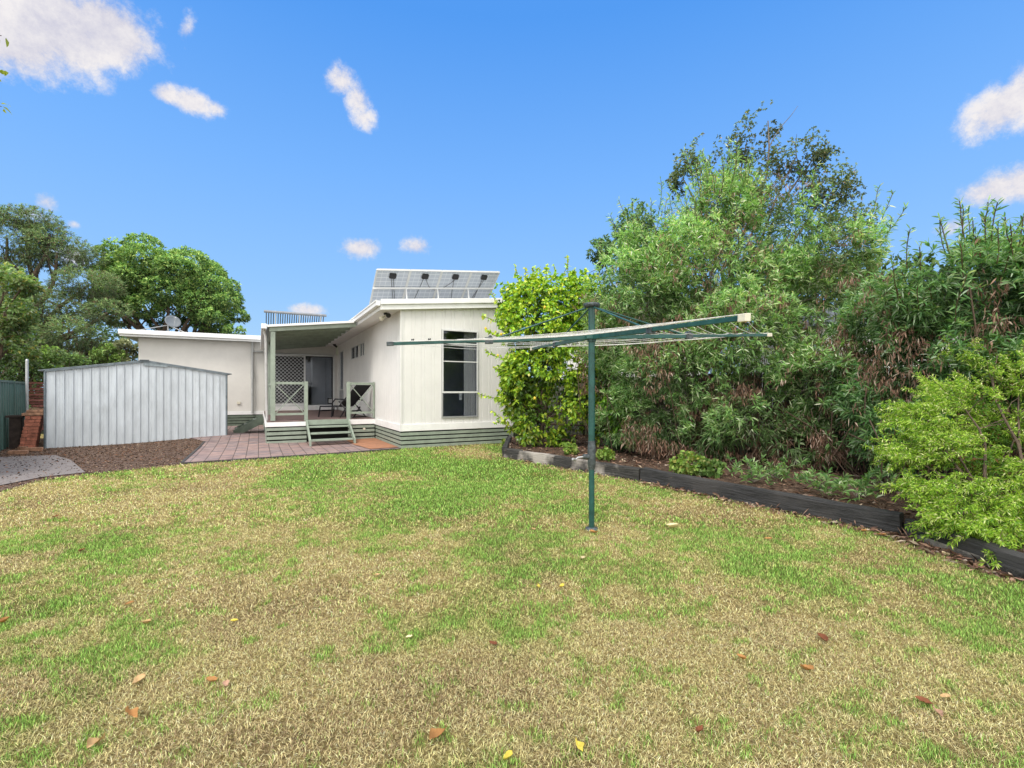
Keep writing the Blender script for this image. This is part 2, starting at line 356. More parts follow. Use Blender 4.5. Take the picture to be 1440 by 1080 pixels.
def lawnmat():
    m, N, L, b = nt('lawn_thatch'); at = N.new('ShaderNodeAttribute'); at.attribute_name = 'Col'
    tc = N.new('ShaderNodeTexCoord'); no = N.new('ShaderNodeTexNoise'); no.inputs['Scale'].default_value = 55; no.inputs['Detail'].default_value = 8; no.inputs['Roughness'].default_value = .8
    L.new(tc.outputs['Object'], no.inputs['Vector']); rp = N.new('ShaderNodeValToRGB'); L.new(no.outputs['Fac'], rp.inputs[0])
    rp.color_ramp.elements[0].position = .38; rp.color_ramp.elements[0].color = (.35, .33, .3, 1); rp.color_ramp.elements[1].position = .62; rp.color_ramp.elements[1].color = (1.35, 1.3, 1.2, 1)
    mx = N.new('ShaderNodeMixRGB'); mx.blend_type = 'MULTIPLY'; mx.inputs[0].default_value = 1; L.new(at.outputs['Color'], mx.inputs[1]); L.new(rp.outputs[0], mx.inputs[2]); L.new(mx.outputs[0], b.inputs['Base Color'])
    b.inputs['Roughness'].default_value = .95; b.inputs['Specular IOR Level'].default_value = .1
    bp = N.new('ShaderNodeBump'); bp.inputs['Distance'].default_value = .02; L.new(no.outputs['Fac'], bp.inputs['Height']); L.new(bp.outputs[0], b.inputs['Normal']); return m
lawn = trimesh('lawn', vv, np.concatenate([np.stack([a, b_, c_], 1), np.stack([a, c_, d_], 1)]), cc, lawnmat()); tag(lawn, kind='structure')
sheet('gravel_ground', mulch, .006, M['mulch'])
sheet('patio_paving', pav, .022, M['paver'])
edge = MB()
for p, q in ((pav[0], pav[1]), (pav[7], pav[0])):
    n = 14
    for i in range(n):
        a1 = p + (q - p) * i / n; b1 = p + (q - p) * (i + .985) / n
        a1 = np.array([a1[0], a1[1], gh(a1[0], a1[1]) + .0]); b1 = np.array([b1[0], b1[1], gh(b1[0], b1[1]) + .0]); edge.bar(a1, b1, .05, .07)
tag(edge.build('patio_kerb', mat('dark_edging', (.06, .055, .055), .85, .3, 10, bump=.4)), kind='structure')
sheet('concrete_path', conc, .018, M['concrete'])
sheet('bare_footing', [HP(-.72, .12, 0), HP(-.03, .1, 0), HP(-.03, 2.8, 0), HP(-.85, 2.8, 0), HP(-.85, 1.4, 0)], .032, M['terra'], zfun=lambda x, y: gh(x, y) + .008 * float(fbm(x * 3, y * 3, 0, 3)))
sheet('garden_soil', bed, .0, M['soil'], cell=.16, zfun=lambda x, y: .13 + .09 * float(fbm(x * 1.6, y * 1.6, 0, 3)) - .03)

# ------------------------------------------------------------------ grass
def blades(n, x0, x1, y0, y1, hmul, wmul, wedge=True):
    x = R.uniform(x0, x1, n); y = R.uniform(y0, y1, n)
    keep = (np.abs(x) < y * 1.13 + .6)
    for poly in (pav, conc, mulch, bed): keep &= ~inpoly(x + R.normal(0, .015, n), y + R.normal(0, .02, n), poly)
    # nothing beyond the house front
    keep &= ~((x - C0[0]) * V[0] + (y - C0[1]) * V[1] > 0) | (x < -40)
    ins = inpoly(x, y, [(-16, 14), (-12.1, 10.2), (-9.8, 8.0), (-4, -2), (5.5, -2), (9, 15)]); keep &= ins
    gr = greenness(x, y)
    dens = .62 + .5 * fbm(x * 2.2, y * 2.2, 4, 3); dens = dens * (1 - .85 * np.exp(-((x - .79)**2 + (y - 4.77)**2) / .012)); keep &= R.random(n) < dens * .92
    return x[keep], y[keep], gr[keep]
def make_blades(x, y, gr, h, w, flat):
    n = len(x); r = R.random(n)
    tuft = fbm(x * 11, y * 11, 1.5, 2)
    isg = R.random(n) < np.clip(.24 + 1.1 * gr + 3.4 * (tuft - .54) + 1.6 * (fbm(x * 4.1, y * 4.1, 8.5, 3) - .5), .03, .95)
    az = R.uniform(0, 2 * PI, n)
    lean = np.where(isg, R.uniform(.15, .75, n), R.uniform(.5, 1.45, n))
    hh = h * np.where(isg, R.uniform(.7, 1.55, n), R.uniform(.6, 1.35, n)); ww = w * np.where(isg, R.uniform(.8, 1.4, n), R.uniform(.6, 1.1, n))
    d = np.stack([np.cos(az) * np.sin(lean), np.sin(az) * np.sin(lean), np.cos(lean)], 1)
    d2 = np.stack([np.cos(az + .1) * np.sin(lean + .15), np.sin(az + .1) * np.sin(lean + .15), np.maximum(np.cos(lean + .2), -.05)], 1)
    sd = np.stack([-np.sin(az + R.normal(0, .5, n)), np.cos(az), np.zeros(n)], 1)
    p = np.stack([x, y, gh(x, y) - .004 + np.where(isg, 0, R.uniform(0, .012, n))], 1)
    m_ = p + d * (hh * .5)[:, None]; t = m_ + d2 * (hh * .5)[:, None]; t[:, 2] = np.maximum(t[:, 2], p[:, 2] + .002)
    s_ = sd * (ww * .5)[:, None]
    v = np.stack([p - s_, p + s_, m_ - s_ * .85, m_ + s_ * .85, t], 1).reshape(-1, 3)
    base = (np.arange(n) * 5)[:, None]
    f = np.concatenate([base + np.array([[0, 1, 3]]), base + np.array([[0, 3, 2]]), base + np.array([[2, 3, 4]])], 1).reshape(-1, 3)
    k = R.random(n)[:, None]; q = R.random(n)[:, None]
    cg = GR1 * (1 - k) + GR2 * k
    cs = STRAW * (1 - k) + STRAW2 * k; cs = np.where(q > .80, BROWN * 1.25, cs); cs = np.where(q < .10, STRAW * 1.15, cs)
    # straw near green areas is yellow green
    mixy = np.clip(gr[:, None] * .8 + .20 + .5 * (tuft[:, None] - .5), 0, .65); cs = cs * (1 - mixy) + np.array([.52, .56, .17]) * mixy
    bare = np.clip((fbm(x * 1.3 + 9, y * 1.3, 2.2, 4) - .5) * 4, 0, .6)[:, None]; cs = cs * (1 - bare * .45) + BROWN * 1.5 * bare * .45
    c = np.where(isg[:, None], cg, cs) * R.uniform(.3, 1.7, n)[:, None]
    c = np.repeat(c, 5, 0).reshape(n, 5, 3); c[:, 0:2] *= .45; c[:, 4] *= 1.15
    return v, f, np.clip(c.reshape(-1, 3), 0, .95)
VS, FS, CS, off = [], [], [], 0
for (n, x0, x1, y0, y1, h, w) in [(400000, -3.6, 3.6, 1.3, 2.9, .021, .0021), (320000, -5.8, 5.8, 2.9, 4.8, .025, .0031), (210000, -9, 6, 4.8, 7.4, .030, .0056), (140000, -12, 5, 7.4, 12.5, .036, .010)]:
    x, y, gr = blades(n, x0, x1, y0, y1, 1, 1); v, f, c = make_blades(x, y, gr, h, w, 0)
    VS.append(v); FS.append(f + off); CS.append(c); off += len(v)
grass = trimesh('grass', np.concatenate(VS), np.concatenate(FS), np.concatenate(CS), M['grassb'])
tag(grass, 'short patchy lawn grass, part green and part dry straw', 'grass', kind='stuff')

# ------------------------------------------------------------------ leaves
def unit(a): return a / (np.linalg.norm(a, axis=-1, keepdims=True) + 1e-9)
def leafgeo(p, d, L, W, c, droop=.3, fold=.25, six=True):
    n = len(p); r = unit(R.normal(size=(n, 3))); s = unit(np.cross(d, r)); nn = np.cross(s, d)
    nn = nn * np.sign(nn[:, 2:3] + 1e-6); L = np.broadcast_to(L, (n,))[:, None]; W = np.broadcast_to(W, (n,))[:, None]
    dr = np.array([0, 0, -1.0]) * droop
    if six:
        a = p + d * L * .38 + dr * L * .08; b = p + d * L * .72 + dr * L * .35; t = p + d * L * .98 + dr * L * .8
        v = np.stack([p, a - s*W*.5 + nn*W*fold, a + s*W*.5 + nn*W*fold, b - s*W*.36 + nn*W*fold*.7, b + s*W*.36 + nn*W*fold*.7, t], 1)
        base = (np.arange(n) * 6)[:, None]; tr = np.array([[0,2,1],[1,2,4],[1,4,3],[3,4,5]]); k = 6
    else:
        a = p + d * L * .5 + dr * L * .1; t = p + d * L + dr * L * .5
        v = np.stack([p, a - s*W*.5 + nn*W*fold, a + s*W*.5 + nn*W*fold, t], 1)
        base = (np.arange(n) * 4)[:, None]; tr = np.array([[0,2,1],[1,2,3]]); k = 4
    f = (base[:, :, None] + tr[None]).reshape(-1, 3)
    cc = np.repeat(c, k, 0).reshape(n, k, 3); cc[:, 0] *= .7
    return v.reshape(-1, 3), f, cc.reshape(-1, 3)
def colmix(n, cols, w):
    i = R.choice(len(cols), n, p=np.array(w) / sum(w)); return np.array(cols)[i] * R.uniform(.72, 1.25, n)[:, None]
def lobes_sample(lobes, n, shell=(.55, 1.0), noise=.25, gap=.42, gs=1.6, seed=0):
    """points and outward directions over a union of ellipsoids"""
    C = np.array([l[0] for l in lobes], float); Rr = np.array([l[1] for l in lobes], float)
    w = np.array([(r[0] * r[1] * r[2])**(2 / 3) for r in Rr]); w = w / w.sum()
    N_ = int(n * 2.8); i = R.choice(len(lobes), N_, p=w); d = unit(R.normal(size=(N_, 3)))
    rr = shell[0] + (shell[1] - shell[0]) * R.random(N_)**.6
    bumpy = 1 + noise * 2 * (fbm(d[:, 0] * 2.2 + i * 3.3 + seed, d[:, 1] * 2.2, d[:, 2] * 2.2, 3) - .5)
    p = C[i] + d * Rr[i] * (rr * bumpy)[:, None]
    keep = np.ones(N_, bool)
    for k in range(len(lobes)):
        q = np.linalg.norm((p - C[k]) / Rr[k], axis=1); keep &= ~((q < .55 * shell[0] / .55) & (i != k))
    keep &= fbm(p[:, 0] * gs + seed, p[:, 1] * gs, p[:, 2] * gs, 3) > gap
    p, d, i = p[keep][:n], unit(d[keep] / Rr[i[keep]])[:n], i[keep][:n]
    return p, d, i
def rosettes(p, d, k, L, W, cols, w, spread=1.0, droop=.35, six=True, up=.35, cvar=None, fold=.25):
    n = len(p); P_ = np.repeat(p, k, 0); D = np.repeat(unit(d + np.array([0, 0, up]) + R.normal(0, .25, (n, 3))), k, 0)
    dd = unit(D + spread * unit(R.normal(size=(n * k, 3)))); P_ = P_ + D * R.uniform(-.6, .3, (n * k, 1)) * L * .6
    c = colmix(n * k, cols, w) * np.repeat(R.uniform(.8, 1.2, n), k)[:, None]
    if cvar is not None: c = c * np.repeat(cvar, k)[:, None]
    return leafgeo(P_, dd, L * R.uniform(.6, 1.2, n * k), W * R.uniform(.7, 1.2, n * k), c, droop, fold, six)
def shoots(starts, dirs, length, step, L, W, cols, w, six=True, bendup=.15, droop=.2):
    """upright or arching stems carrying leaves; returns geometry and stem polylines"""
    ps, ds, lines = [], [], []
    for s0, d0 in zip(starts, dirs):
        ln = length * random.uniform(.5, 1.2); m = max(3, int(ln / step)); p = np.array(s0, float); d = np.array(d0, float); line = [p.copy()]
        for j in range(m):
            d = unit(d + np.array([0, 0, bendup]) * .2 + R.normal(0, .06, 3)); p = p + d * step; line.append(p.copy())
            for q in range(3): ps.append(p.copy()); ds.append(unit(d * .7 + unit(R.normal(size=3)) * .9))
        lines.append(line)
    if not ps: return None, []
    ps, ds = np.array(ps), np.array(ds)
    return leafgeo(ps, ds, L * R.uniform(.6, 1.1, len(ps)), W * R.uniform(.7, 1.1, len(ps)), colmix(len(ps), cols, w), droop, .2, six), lines
def stemgeo(lines, r, c=(.16, .11, .075)):
    vs, fs = [], []
    for l in lines:
        l = [np.array(q) for q in l]
        for a, b in zip(l, l[1:]):
            d = unit(b - a); s_ = unit(np.cross(d, (.3, .9, .2))); t_ = np.cross(d, s_); o = len(vs)
            vs += [a + r * s_, a + r * (-.5 * s_ + .87 * t_), a + r * (-.5 * s_ - .87 * t_), b + r * s_, b + r * (-.5 * s_ + .87 * t_), b + r * (-.5 * s_ - .87 * t_)]
            for k in range(3): k2 = (k + 1) % 3; fs += [(o + k, o + k2, o + 3 + k2), (o + k, o + 3 + k2, o + 3 + k)]
    return np.array(vs), np.array(fs), np.tile(np.array(c), (len(vs), 1))
def merge(gs):
    V_, F_, C_, o = [], [], [], 0
    for g in gs:
        if g is None: continue
        V_.append(g[0]); F_.append(g[1] + o); C_.append(g[2]); o += len(g[0])
    return np.concatenate(V_), np.concatenate(F_), np.clip(np.concatenate(C_), 0, .9)
def limb(mb, p, q, r0, r1, wob=.12, n=7, seg=7):
    p = np.array(p, float); q = np.array(q, float); L = np.linalg.norm(q - p); pts = []
    ph = R.uniform(0, 6, 3)
    for i in range(n + 1):
        t = i / n; o = np.array([math.sin(t * 4 + ph[0]), math.sin(t * 5 + ph[1]), 0]) * wob * L * math.sin(PI * t) * .5
        pts.append(p + (q - p) * t + o)
    mb.tube(pts, [r0 + (r1 - r0) * i / n for i in range(n + 1)], seg); return pts
def trunk(root, base, targets, r, m, fork=.35, wob=.1, stems=1):
    mb = MB(); base = np.array(base, float); ctr = np.mean(targets, 0); sp = r * 1.6
    forks = []
    for k in range(stems):
        b = base + np.array([math.cos(k * 2.4) * sp, math.sin(k * 2.4) * sp, 0]) * (stems > 1)
        f = b + (ctr - base) * fork + R.normal(0, .12, 3) * (1, 1, .2) * (stems > 1); forks.append(f)
        limb(mb, b - (0, 0, .1), f, r, r * .75, wob)
    for j, t in enumerate(targets):
        f = forks[int(np.argmin([np.linalg.norm(t - q) for q in forks]))]; pts = limb(mb, f, t, r * .6, r * .15, wob)
        for q in range(4):
            s0 = pts[3 + q]; e = s0 + unit(R.normal(size=3) + np.array([0, 0, .6])) * np.linalg.norm(t - f) * .22; limb(mb, s0, e, r * .18, r * .04, .1, 4, 5)
    return mb.build('trunk', m, root)
def stemtubes(mb, lines, r=.006):
    for l in lines: mb.tube(l, [r * (1 - .7 * i / len(l)) for i in range(len(l))], 4, False)

# ================================================================== HOUSE
house = thing('house', 'cream single storey house with vertical cladding, low skillion roof and covered deck', 'house', HP(0, 0, 0))
def clad(t0, t1, axis, z0, z1fun, fixed, outward, m, name='wall', pitch=.26, holes=()):
    """grooved vertical cladding: real shallow V grooves; axis 't' or 's'; holes = [(a0,a1,zlo,zhi)]"""
    mb = MB(); cuts = [t0]; k = t0
    seq = [.0, .085]          # grooves come in pairs
    pts = set()
    while k < t1:
        for q in seq:
            if k + q < t1 - .01 and k + q > t0 + .01: pts.add(round(k + q, 4))
        k += pitch
    prof = [(t0, 0)]
    for a in sorted(pts): prof += [(a - .010, 0), (a - .004, .010), (a + .004, .010), (a + .010, 0)]
    prof.append((t1, 0))
    extra = sorted({h[0] for h in holes} | {h[1] for h in holes})
    def depth(a):
        for (a0, d0), (a1, d1) in zip(prof, prof[1:]):
            if a0 <= a <= a1: return d0 + (d1 - d0) * (a - a0) / max(a1 - a0, 1e-6)
        return 0
    prof = sorted(prof + [(a, depth(a)) for a in extra if t0 < a < t1])
    def pt(a, d, z):
        return HP(a, fixed + d, z) if axis == 't' else HP(fixed + d, a, z)
    for (a0, d0), (a1, d1) in zip(prof, prof[1:]):
        if a1 - a0 < 1e-5: continue
        d0_, d1_ = d0 * -outward, d1 * -outward
        zz = [(z0, None)]
        spans = [(z0, 'top')]
        hl = [h for h in holes if h[0] - 1e-6 <= a0 and a1 <= h[1] + 1e-6]
        lo = z0; segs = []
        for h in sorted(hl, key=lambda h: h[2]): segs.append((lo, h[2])); lo = h[3]
        for (za, zb) in segs: mb.add([pt(a0, d0_, za), pt(a1, d1_, za), pt(a1, d1_, zb), pt(a0, d0_, zb)], [(0, 1, 2, 3)])
        mb.add([pt(a0, d0_, lo), pt(a1, d1_, lo), pt(a1, d1_, z1fun(a1)), pt(a0, d0_, z1fun(a0))], [(0, 1, 2, 3)])
    return mb.build(name, m, house)
WT = 3.1                                                 # wing width
roofz = lambda t: 3.325 + .1 * (t + .495)
clad(0, WT, 't', .58, lambda a: roofz(a) + .02, 0, -1, M['cream'], holes=[(1.04, 2.02, .73, 2.95)])
clad(0, 10.4, 's', .58, lambda a: roofz(0) + .02, 0, -1, M['cream'], holes=[(4.46, 5.22, 2.57, 3.0), (5.5, 6.96, 2.57, 3.0), (8.8, 9.7, .95, 3.05)])
w = MB(); w.hbox(WT - .12, WT, .02, 10.4, .0, roofz(WT)); w.hbox(.02, WT - .12, 10.3, 10.4, 0, 3.5); w.build('wall', M['cream'], house)
# corner mould
w = MB(); w.hbox(-.022, .02, -.022, .018, .585, roofz(0)); w.build('corner_trim', M['cream'], house, .004)
# room behind window
w = MB(); w.hbox(.1, WT - .15, 2.2, 2.26, .5, 3.2); w.hbox(.1, .16, .12, 2.2, .5, 3.2); w.hbox(WT - .22, WT - .16, .12, 2.2, .5, 3.2); w.hbox(.1, WT - .15, .1, 2.2, .48, .5)
w.hbox(.1, WT - .15, .1, 2.2, 3.2, 3.25); w.build('room_lining', mat('dim_room', (.5, .53, .62), .9, .1, 2), house)
w = MB()
for k in range(15):
    a = 1.72 + k * .022; w.hbox(a, a + .016, .16 + .015 * math.sin(k * 1.9), .19 + .015 * math.sin(k * 1.9), .7, 3.0)
for k in range(4): w.hbox(1.05 + k * .018, 1.062 + k * .018, .16, .18, .7, 3.0)
w.build('curtain', M['curtain'], house)
# base trim + slat skirt
w = MB(); w.hbox(-.02, WT + .02, -.032, -.004, .42, .585); w.hbox(-.032, -.004, -.032, 2.82, .42, .585); w.build('base_trim', M['white'], house, .004)
w = MB(); w.hbox(.03, WT - .13, .03, .06, -.08, .42); w.hbox(.03, .06, .07, 10.3, -.08, .42); w.build('underfloor_shade', M['dark'], house)  # near-black sheets stand in for the underfloor shade behind the slats
for k in range(4):
    z0 = .0 + k * .104; w = MB(); w.hbox(-.012, WT, -.012, .008, z0, z0 + .074); w.hbox(-.012, .008, .008, 2.8, z0 - .0, z0 + .074); w.build('skirt_board', M['sage'], house, .003)
# front window
win = MB()
T0, T1, Z0, Z1 = 1.034, 2.028, .715, 2.965
for a, b_ in ((T0, T0 + .03), (T1 - .03, T1)): win.hbox(a, b_, -.03, .06, Z0, Z1)
win.hbox(T0 + .03, T1 - .03, -.03, .06, Z1 - .03, Z1); win.hbox(T0 + .03, T1 - .03, -.035, .06, Z0, Z0 + .04)
wo = win.build('window', M['alu'], house)
w = MB(); a0, a1 = T0 + .005, T1 - .005
w.hbox(a0, a0 + .028, -.05, -.032, 1.35, Z1 - .004); w.hbox(a1 - .028, a1, -.05, -.032, 1.35, Z1 - .004)
w.hbox(a0 + .028, a1 - .028, -.05, -.032, 1.35, 1.395); w.hbox(a0 + .028, a1 - .028, -.05, -.032, Z1 - .03, Z1 - .004); w.hbox(a0 + .028, a1 - .028, -.045, -.032, 2.145, 2.17); w.hbox(a0 + .028, a1 - .028, -.045, -.032, 2.60, 2.63)
w.build('sash', M['alu_w'], wo)
w = MB(); w.hbox(T0 + .03, T1 - .03, .02, .024, Z0 + .04, Z1 - .03); w.build('pane', M['glass'], wo)
w = MB(); w.hbox(1.52, 1.60, .028, .03, 1.17, 1.35); w.build('sticker', M['white'], wo)
# side windows
def sidewin(s0, s1, z0, z1, bars=()):
    w = MB(); e = .035
    w.hbox(-.02, .05, s0, s0 + e, z0, z1); w.hbox(-.02, .05, s1 - e, s1, z0, z1); w.hbox(-.02, .05, s0 + e, s1 - e, z0, z0 + e); w.hbox(-.02, .05, s0 + e, s1 - e, z1 - e, z1)
    for b in bars: w.hbox(-.015, .03, b - .015, b + .015, z0 + e, z1 - e)
    o = w.build('window', M['alu_w'], house)
    w = MB(); w.hbox(.018, .022, s0 + e, s1 - e, z0 + e, z1 - e); w.build('pane', M['glass'], o)
    w = MB(); w.hbox(.3, .34, s0 - .3, s1 + .3, z0 - .3, z1 + .2); w.build('room_lining', M['dark'], o)  # near-black panel stands in for the unlit room
    return o
sidewin(4.44, 5.24, 2.55, 3.02, (4.85,)); sidewin(5.48, 6.98, 2.55, 3.02, (6.2,))
o = sidewin(8.78, 9.72, 1.45, 3.07)
w = MB(); w.hbox(-.02, .03, 8.8, 9.7, .95, 1.43)
for k in range(9): w.hbox(-.03, -.02, 8.82, 9.68, .98 + k * .05, 1.01 + k * .05)
w.build('louvre_panel', M['alu'], house)
# roof of wing
w = MB(); w.hslope(-.49, WT + .2, -.10, 11.0, roofz(-.49), roofz(WT + .2), .012); w.build('soffit', M['soffit'], house)
w = MB(); w.hslope(-.49, WT + .2, -.09, 11.0, roofz(-.49) + .15, roofz(WT + .2) + .15, .03)
for k in range(19): w.hslope(-.49, WT + .2, -.05 + k * .6, -.02 + k * .6, roofz(-.49) + .18, roofz(WT + .2) + .18, .03)
w.build('roof', M['roof'], house)
w = MB(); w.hslope(-.50, WT + .22, -.13, -.105, roofz(-.5) - .005, roofz(WT + .22) - .005, .125); w.build('fascia', M['white'], house, .003)
w = MB(); w.hslope(-.52, WT + .24, -.175, -.132, roofz(-.52) + .115, roofz(WT + .24) + .115, .125); w.build('barge_capping', M['white'], house, .006)
w = MB(); w.hbox(-.52, -.495, -.10, 10.9, roofz(-.5) - .005, roofz(-.5) + .12); w.build('fascia', M['white'], house, .003)
w = MB(); w.hbox(-.62, -.523, -.13, 10.9, roofz(-.5) + .085, roofz(-.5) + .20); w.hbox(-.635, -.618, -.13, 10.9, roofz(-.5) + .18, roofz(-.5) + .22); w.build('gutter', M['white'], house, .005)
w = MB(); w.hslope(WT + .2, WT + .24, -.10, 11, roofz(WT + .2) - .01, roofz(WT + .24) - .01, .22); w.build('fascia', M['white'], house)
# left wing
LW0, LW1 = -6.94, 0.0
w = MB()
w.hbox(LW0, -2.62, 10.4, 10.55, .58, 3.38); w.hbox(-2.62, -.06, 10.4, 10.55, 2.98, 3.38); w.hbox(-.14, 0, 10.4, 10.55, .5, 2.98); w.hbox(LW0, LW0 + .15, 10.55, 17, 0, 3.38); w.hbox(-2.62, -2.55, 10.4, 10.55, .5, 2.98)
w.build('wall', M['render'], house)
w = MB(); w.hbox(LW0 - .02, -2.85, 10.37, 10.395, .46, .6); w.build('base_trim', M['white'], house)
w = MB(); w.hbox(LW0, -2.85, 10.48, 10.5, -.08, .46); w.build('underfloor_shade', M['dark'], house)
for k in range(4): w = MB(); w.hbox(LW0, -2.85, 10.38, 10.40, .01 + k * .112, .095 + k * .112); w.build('skirt_board', M['sage_dk'], house)
w = MB(); w.hbox(-7.38, 3.0, 10.02, 17.2, 3.40, 3.56)
w.build('roof', M['roof'], house)
w = MB(); w.hbox(-7.4, -2.9, 9.96, 10.015, 3.36, 3.46); w.build('fascia', M['white'], house, .003)
w = MB(); w.hbox(-7.42, -2.9, 9.86, 9.955, 3.44, 3.6); w.hbox(-7.44, -7.36, 9.96, 17.2, 3.42, 3.6); w.build('gutter', M['white'], house, .006)
# downpipe
w = MB(); dp = HP(-3.27, 10.30, 0); w.tube([dp + (0, 0, 3.44), dp + (0, 0, .5)], .045, 10); q = HP(-2.9, 10.30, 0)
w.tube([dp + (0, 0, 3.0), q + (0, 0, 3.0)], .03, 8); w.tube([dp + (0, 0, 2.25), dp + (0, 0, 1.9)], .055, 10); w.build('downpipe', mat('grey_pipe', (.42, .43, .43), .5, .08, 5), house)
w = MB(); w.obox(HP(-3.75, 10.37, .93), (U, V, ZZ), (.06, .02, .05)); w.build('vent_cover', M['capw'], house, .005)
# door in the deck wall
w = MB(); w.hbox(-2.62, -.06, 10.28, 10.42, .60, .77); w.build('door_sill', M['white'], house)
dr = MB(); t0, t1, z0, z1 = -2.55, -.14, .77, 2.96
dr.hbox(t0, t0 + .06, 10.36, 10.46, z0, z1); dr.hbox(t1 - .06, t1, 10.36, 10.46, z0, z1); dr.hbox(t0 + .06, t1 - .06, 10.36, 10.46, z1 - .07, z1); dr.hbox(t0 + .06, t1 - .06, 10.36, 10.46, z0, z0 + .04)
door = dr.build('sliding_door', M['alu_w'], house)
w = MB(); m0, m1 = -2.5, -1.30; sp = 10.325
w.hbox(m0, m0 + .05, sp, sp + .03, z0 + .03, z1 - .06); w.hbox(m1 - .07, m1, sp, sp + .03, z0 + .03, z1 - .06); w.hbox(m0 + .05, m1 - .07, sp, sp + .03, z0 + .03, z0 + .12); w.hbox(m0 + .05, m1 - .07, sp, sp + .03, z1 - .11, z1 - .06)
w.build('screen_frame', M['alu_w'], door)
w = MB(); x0, x1, y0, y1 = m0 + .05, m1 - .07, z0 + .12, z1 - .11; stp = .15
k = x0 - (y1 - y0)
while k < x1:
    for sg in (1, -1):
        a0_, a1_ = k, k + (y1 - y0); b0, b1 = (y0, y1) if sg > 0 else (y1, y0)
        lo, hi = max(a0_, x0), min(a1_, x1)
        if hi - lo > .02:
            za = b0 + (b1 - b0) * (lo - a0_) / (a1_ - a0_); zb = b0 + (b1 - b0) * (hi - a0_) / (a1_ - a0_)
            w.bar(HP(lo, sp + .01 + .006 * sg, za), HP(hi, sp + .01 + .006 * sg, zb), .016, .012, V)
    k += stp
w.build('security_mesh', mat('silver_mesh', (.62, .64, .66), .4, .05, 5), door)
w = MB(); w.hbox(x0, x1, sp + .024, sp + .027, y0, y1); w.build('fly_screen', M['screen'], door)
w = MB(); w.hbox(m1 + .0, t1 - .06, 10.40, 10.404, z0 + .04, z1 - .07); w.build('pane', M['glass'], door)
w = MB(); w.hbox(-2.6, .0, 12.4, 12.45, .5, 3.2); w.hbox(-2.6, .0, 10.56, 12.4, .5, .56); w.hbox(-.08, -.04, 10.56, 12.4, .56, 3.2); w.hbox(-2.64, -2.6, 10.56, 12.4, .56, 3.2); w.hbox(-2.6, -.08, 10.56, 12.4, 3.1, 3.14); w.build('room_lining', mat('dim_hall', (.38, .36, .36), .9, .1, 2), door)
w = MB(); w.hbox(-.98, -.40, 11.2, 11.7, .6, 2.9); w.hbox(-.38, -.15, 11.25, 11.3, .6, 2.9); w.build('cupboard', M['panel_white'], door)
w = MB(); w.hbox(-.42, -.2, 10.385, 10.395, .85, 1.10); o = w.build('cat_flap', M['black'], door); w = MB(); w.hbox(-.38, -.24, 10.378, 10.384, .89, 1.06); w.build('flap', M['alu'], door)
# deck
DK = .60
w = MB(); k = 2.86
while k < 10.25:
    w.hbox(-2.85, -.04, k, k + .088, DK - .03, DK); k += .094
w.build('deck_floor', M['deck'], house)
w = MB(); w.hbox(-2.84, -.04, 2.9, 10.35, .40, DK - .035); w.build('deck_frame', M['dark'], house)
w = MB(); w.hbox(-2.86, -1.9, 2.80, 2.845, .44, DK - .04); w.hbox(-.74, -.03, 2.80, 2.845, .44, DK - .02); w.hbox(-2.90, -2.862, 2.80, 10.3, .44, DK - .04); w.build('deck_trim', M['white'], house, .003)
for k in range(4):
    z0 = -.03 + k * .12; w = MB(); w.hbox(-2.86, -1.88, 2.825, 2.845, z0, z0 + .082); w.hbox(-.78, -.03, 2.825, 2.845, z0, z0 + .082)
    w.hbox(-2.88, -2.862, 2.845, 10.3, z0, z0 + .09); w.build('skirt_board', M['sage'], house, .003)
w = MB(); w.hbox(-2.8, -.05, 3.2, 3.22, -.1, .42); w.hbox(-2.84, -2.82, 3.2, 10.3, -.1, .42); w.build('underfloor_shade', M['dark'], house)
w = MB(); w.hbox(-1.86, -.80, 2.80, 2.84, .46, DK + .0); w.build('deck_edge_board', M['sage'], house)
w = MB(); w.tube([HP(-.33, 2.80, .30), HP(-.33, 2.86, .30)], .032, 12); w.build('pipe_end', M['capw'], house)
# posts, beam, rafters
def post(t, s, w_, z0, z1, name='post'):
    m_ = MB(); m_.hbox(t - w_/2, t + w_/2, s - w_/2, s + w_/2, z0, z1); return m_.build(name, M['sage'], house, .006)
post(-2.71, 2.9, .115, DK, 3.0); post(-2.71, 6.6, .10, DK, 3.0); post(-2.71, 10.2, .10, DK, 3.0)
post(-1.888, 2.9, .095, DK - .02, 1.67, 'rail_post'); post(-.76, 2.9, .10, DK - .02, 1.67, 'rail_post'); post(-.04, 2.9, .05, DK, 1.67, 'rail_post')
def bay(t0, t1, s=2.9):
    mb = MB(); mb.bar(HP(t0, s, 1.62), HP(t1, s, 1.62), .05, .07); mb.bar(HP(t0, s, .77), HP(t1, s, .77), .045, .06)
    mb.bar(HP(t0, s - .012, .80), HP(t1, s - .012, 1.585), .02, .05, V); mb.bar(HP(t0, s + .014, 1.585), HP(t1, s + .014, .80), .02, .05, V)
    mb.build('cross_railing', M['sage'], house)
bay(-2.65, -1.94); bay(-.71, -.065)
def bay_s(s0, s1, t=-2.71):
    mb = MB(); mb.bar(HP(t, s0, 1.62), HP(t, s1, 1.62), .05, .07); mb.bar(HP(t, s0, .77), HP(t, s1, .77), .045, .06)
    mb.bar(HP(t - .012, s0, .80), HP(t - .012, s1, 1.585), .02, .05); mb.bar(HP(t + .014, s0, 1.585), HP(t + .014, s1, .80), .02, .05)
    mb.build('cross_railing', M['sage'], house)
bay_s(2.96, 4.75); bay_s(4.75, 6.55); bay_s(8.3, 10.15)
pz = lambda t: 3.01 + .118 * (t + 2.71)      # underside of beam
w = MB(); w.hslope(-2.80, -.56, 2.84, 2.90, pz(-2.8), pz(-.56), .115); w.build('beam', M['sage'], house, .004)
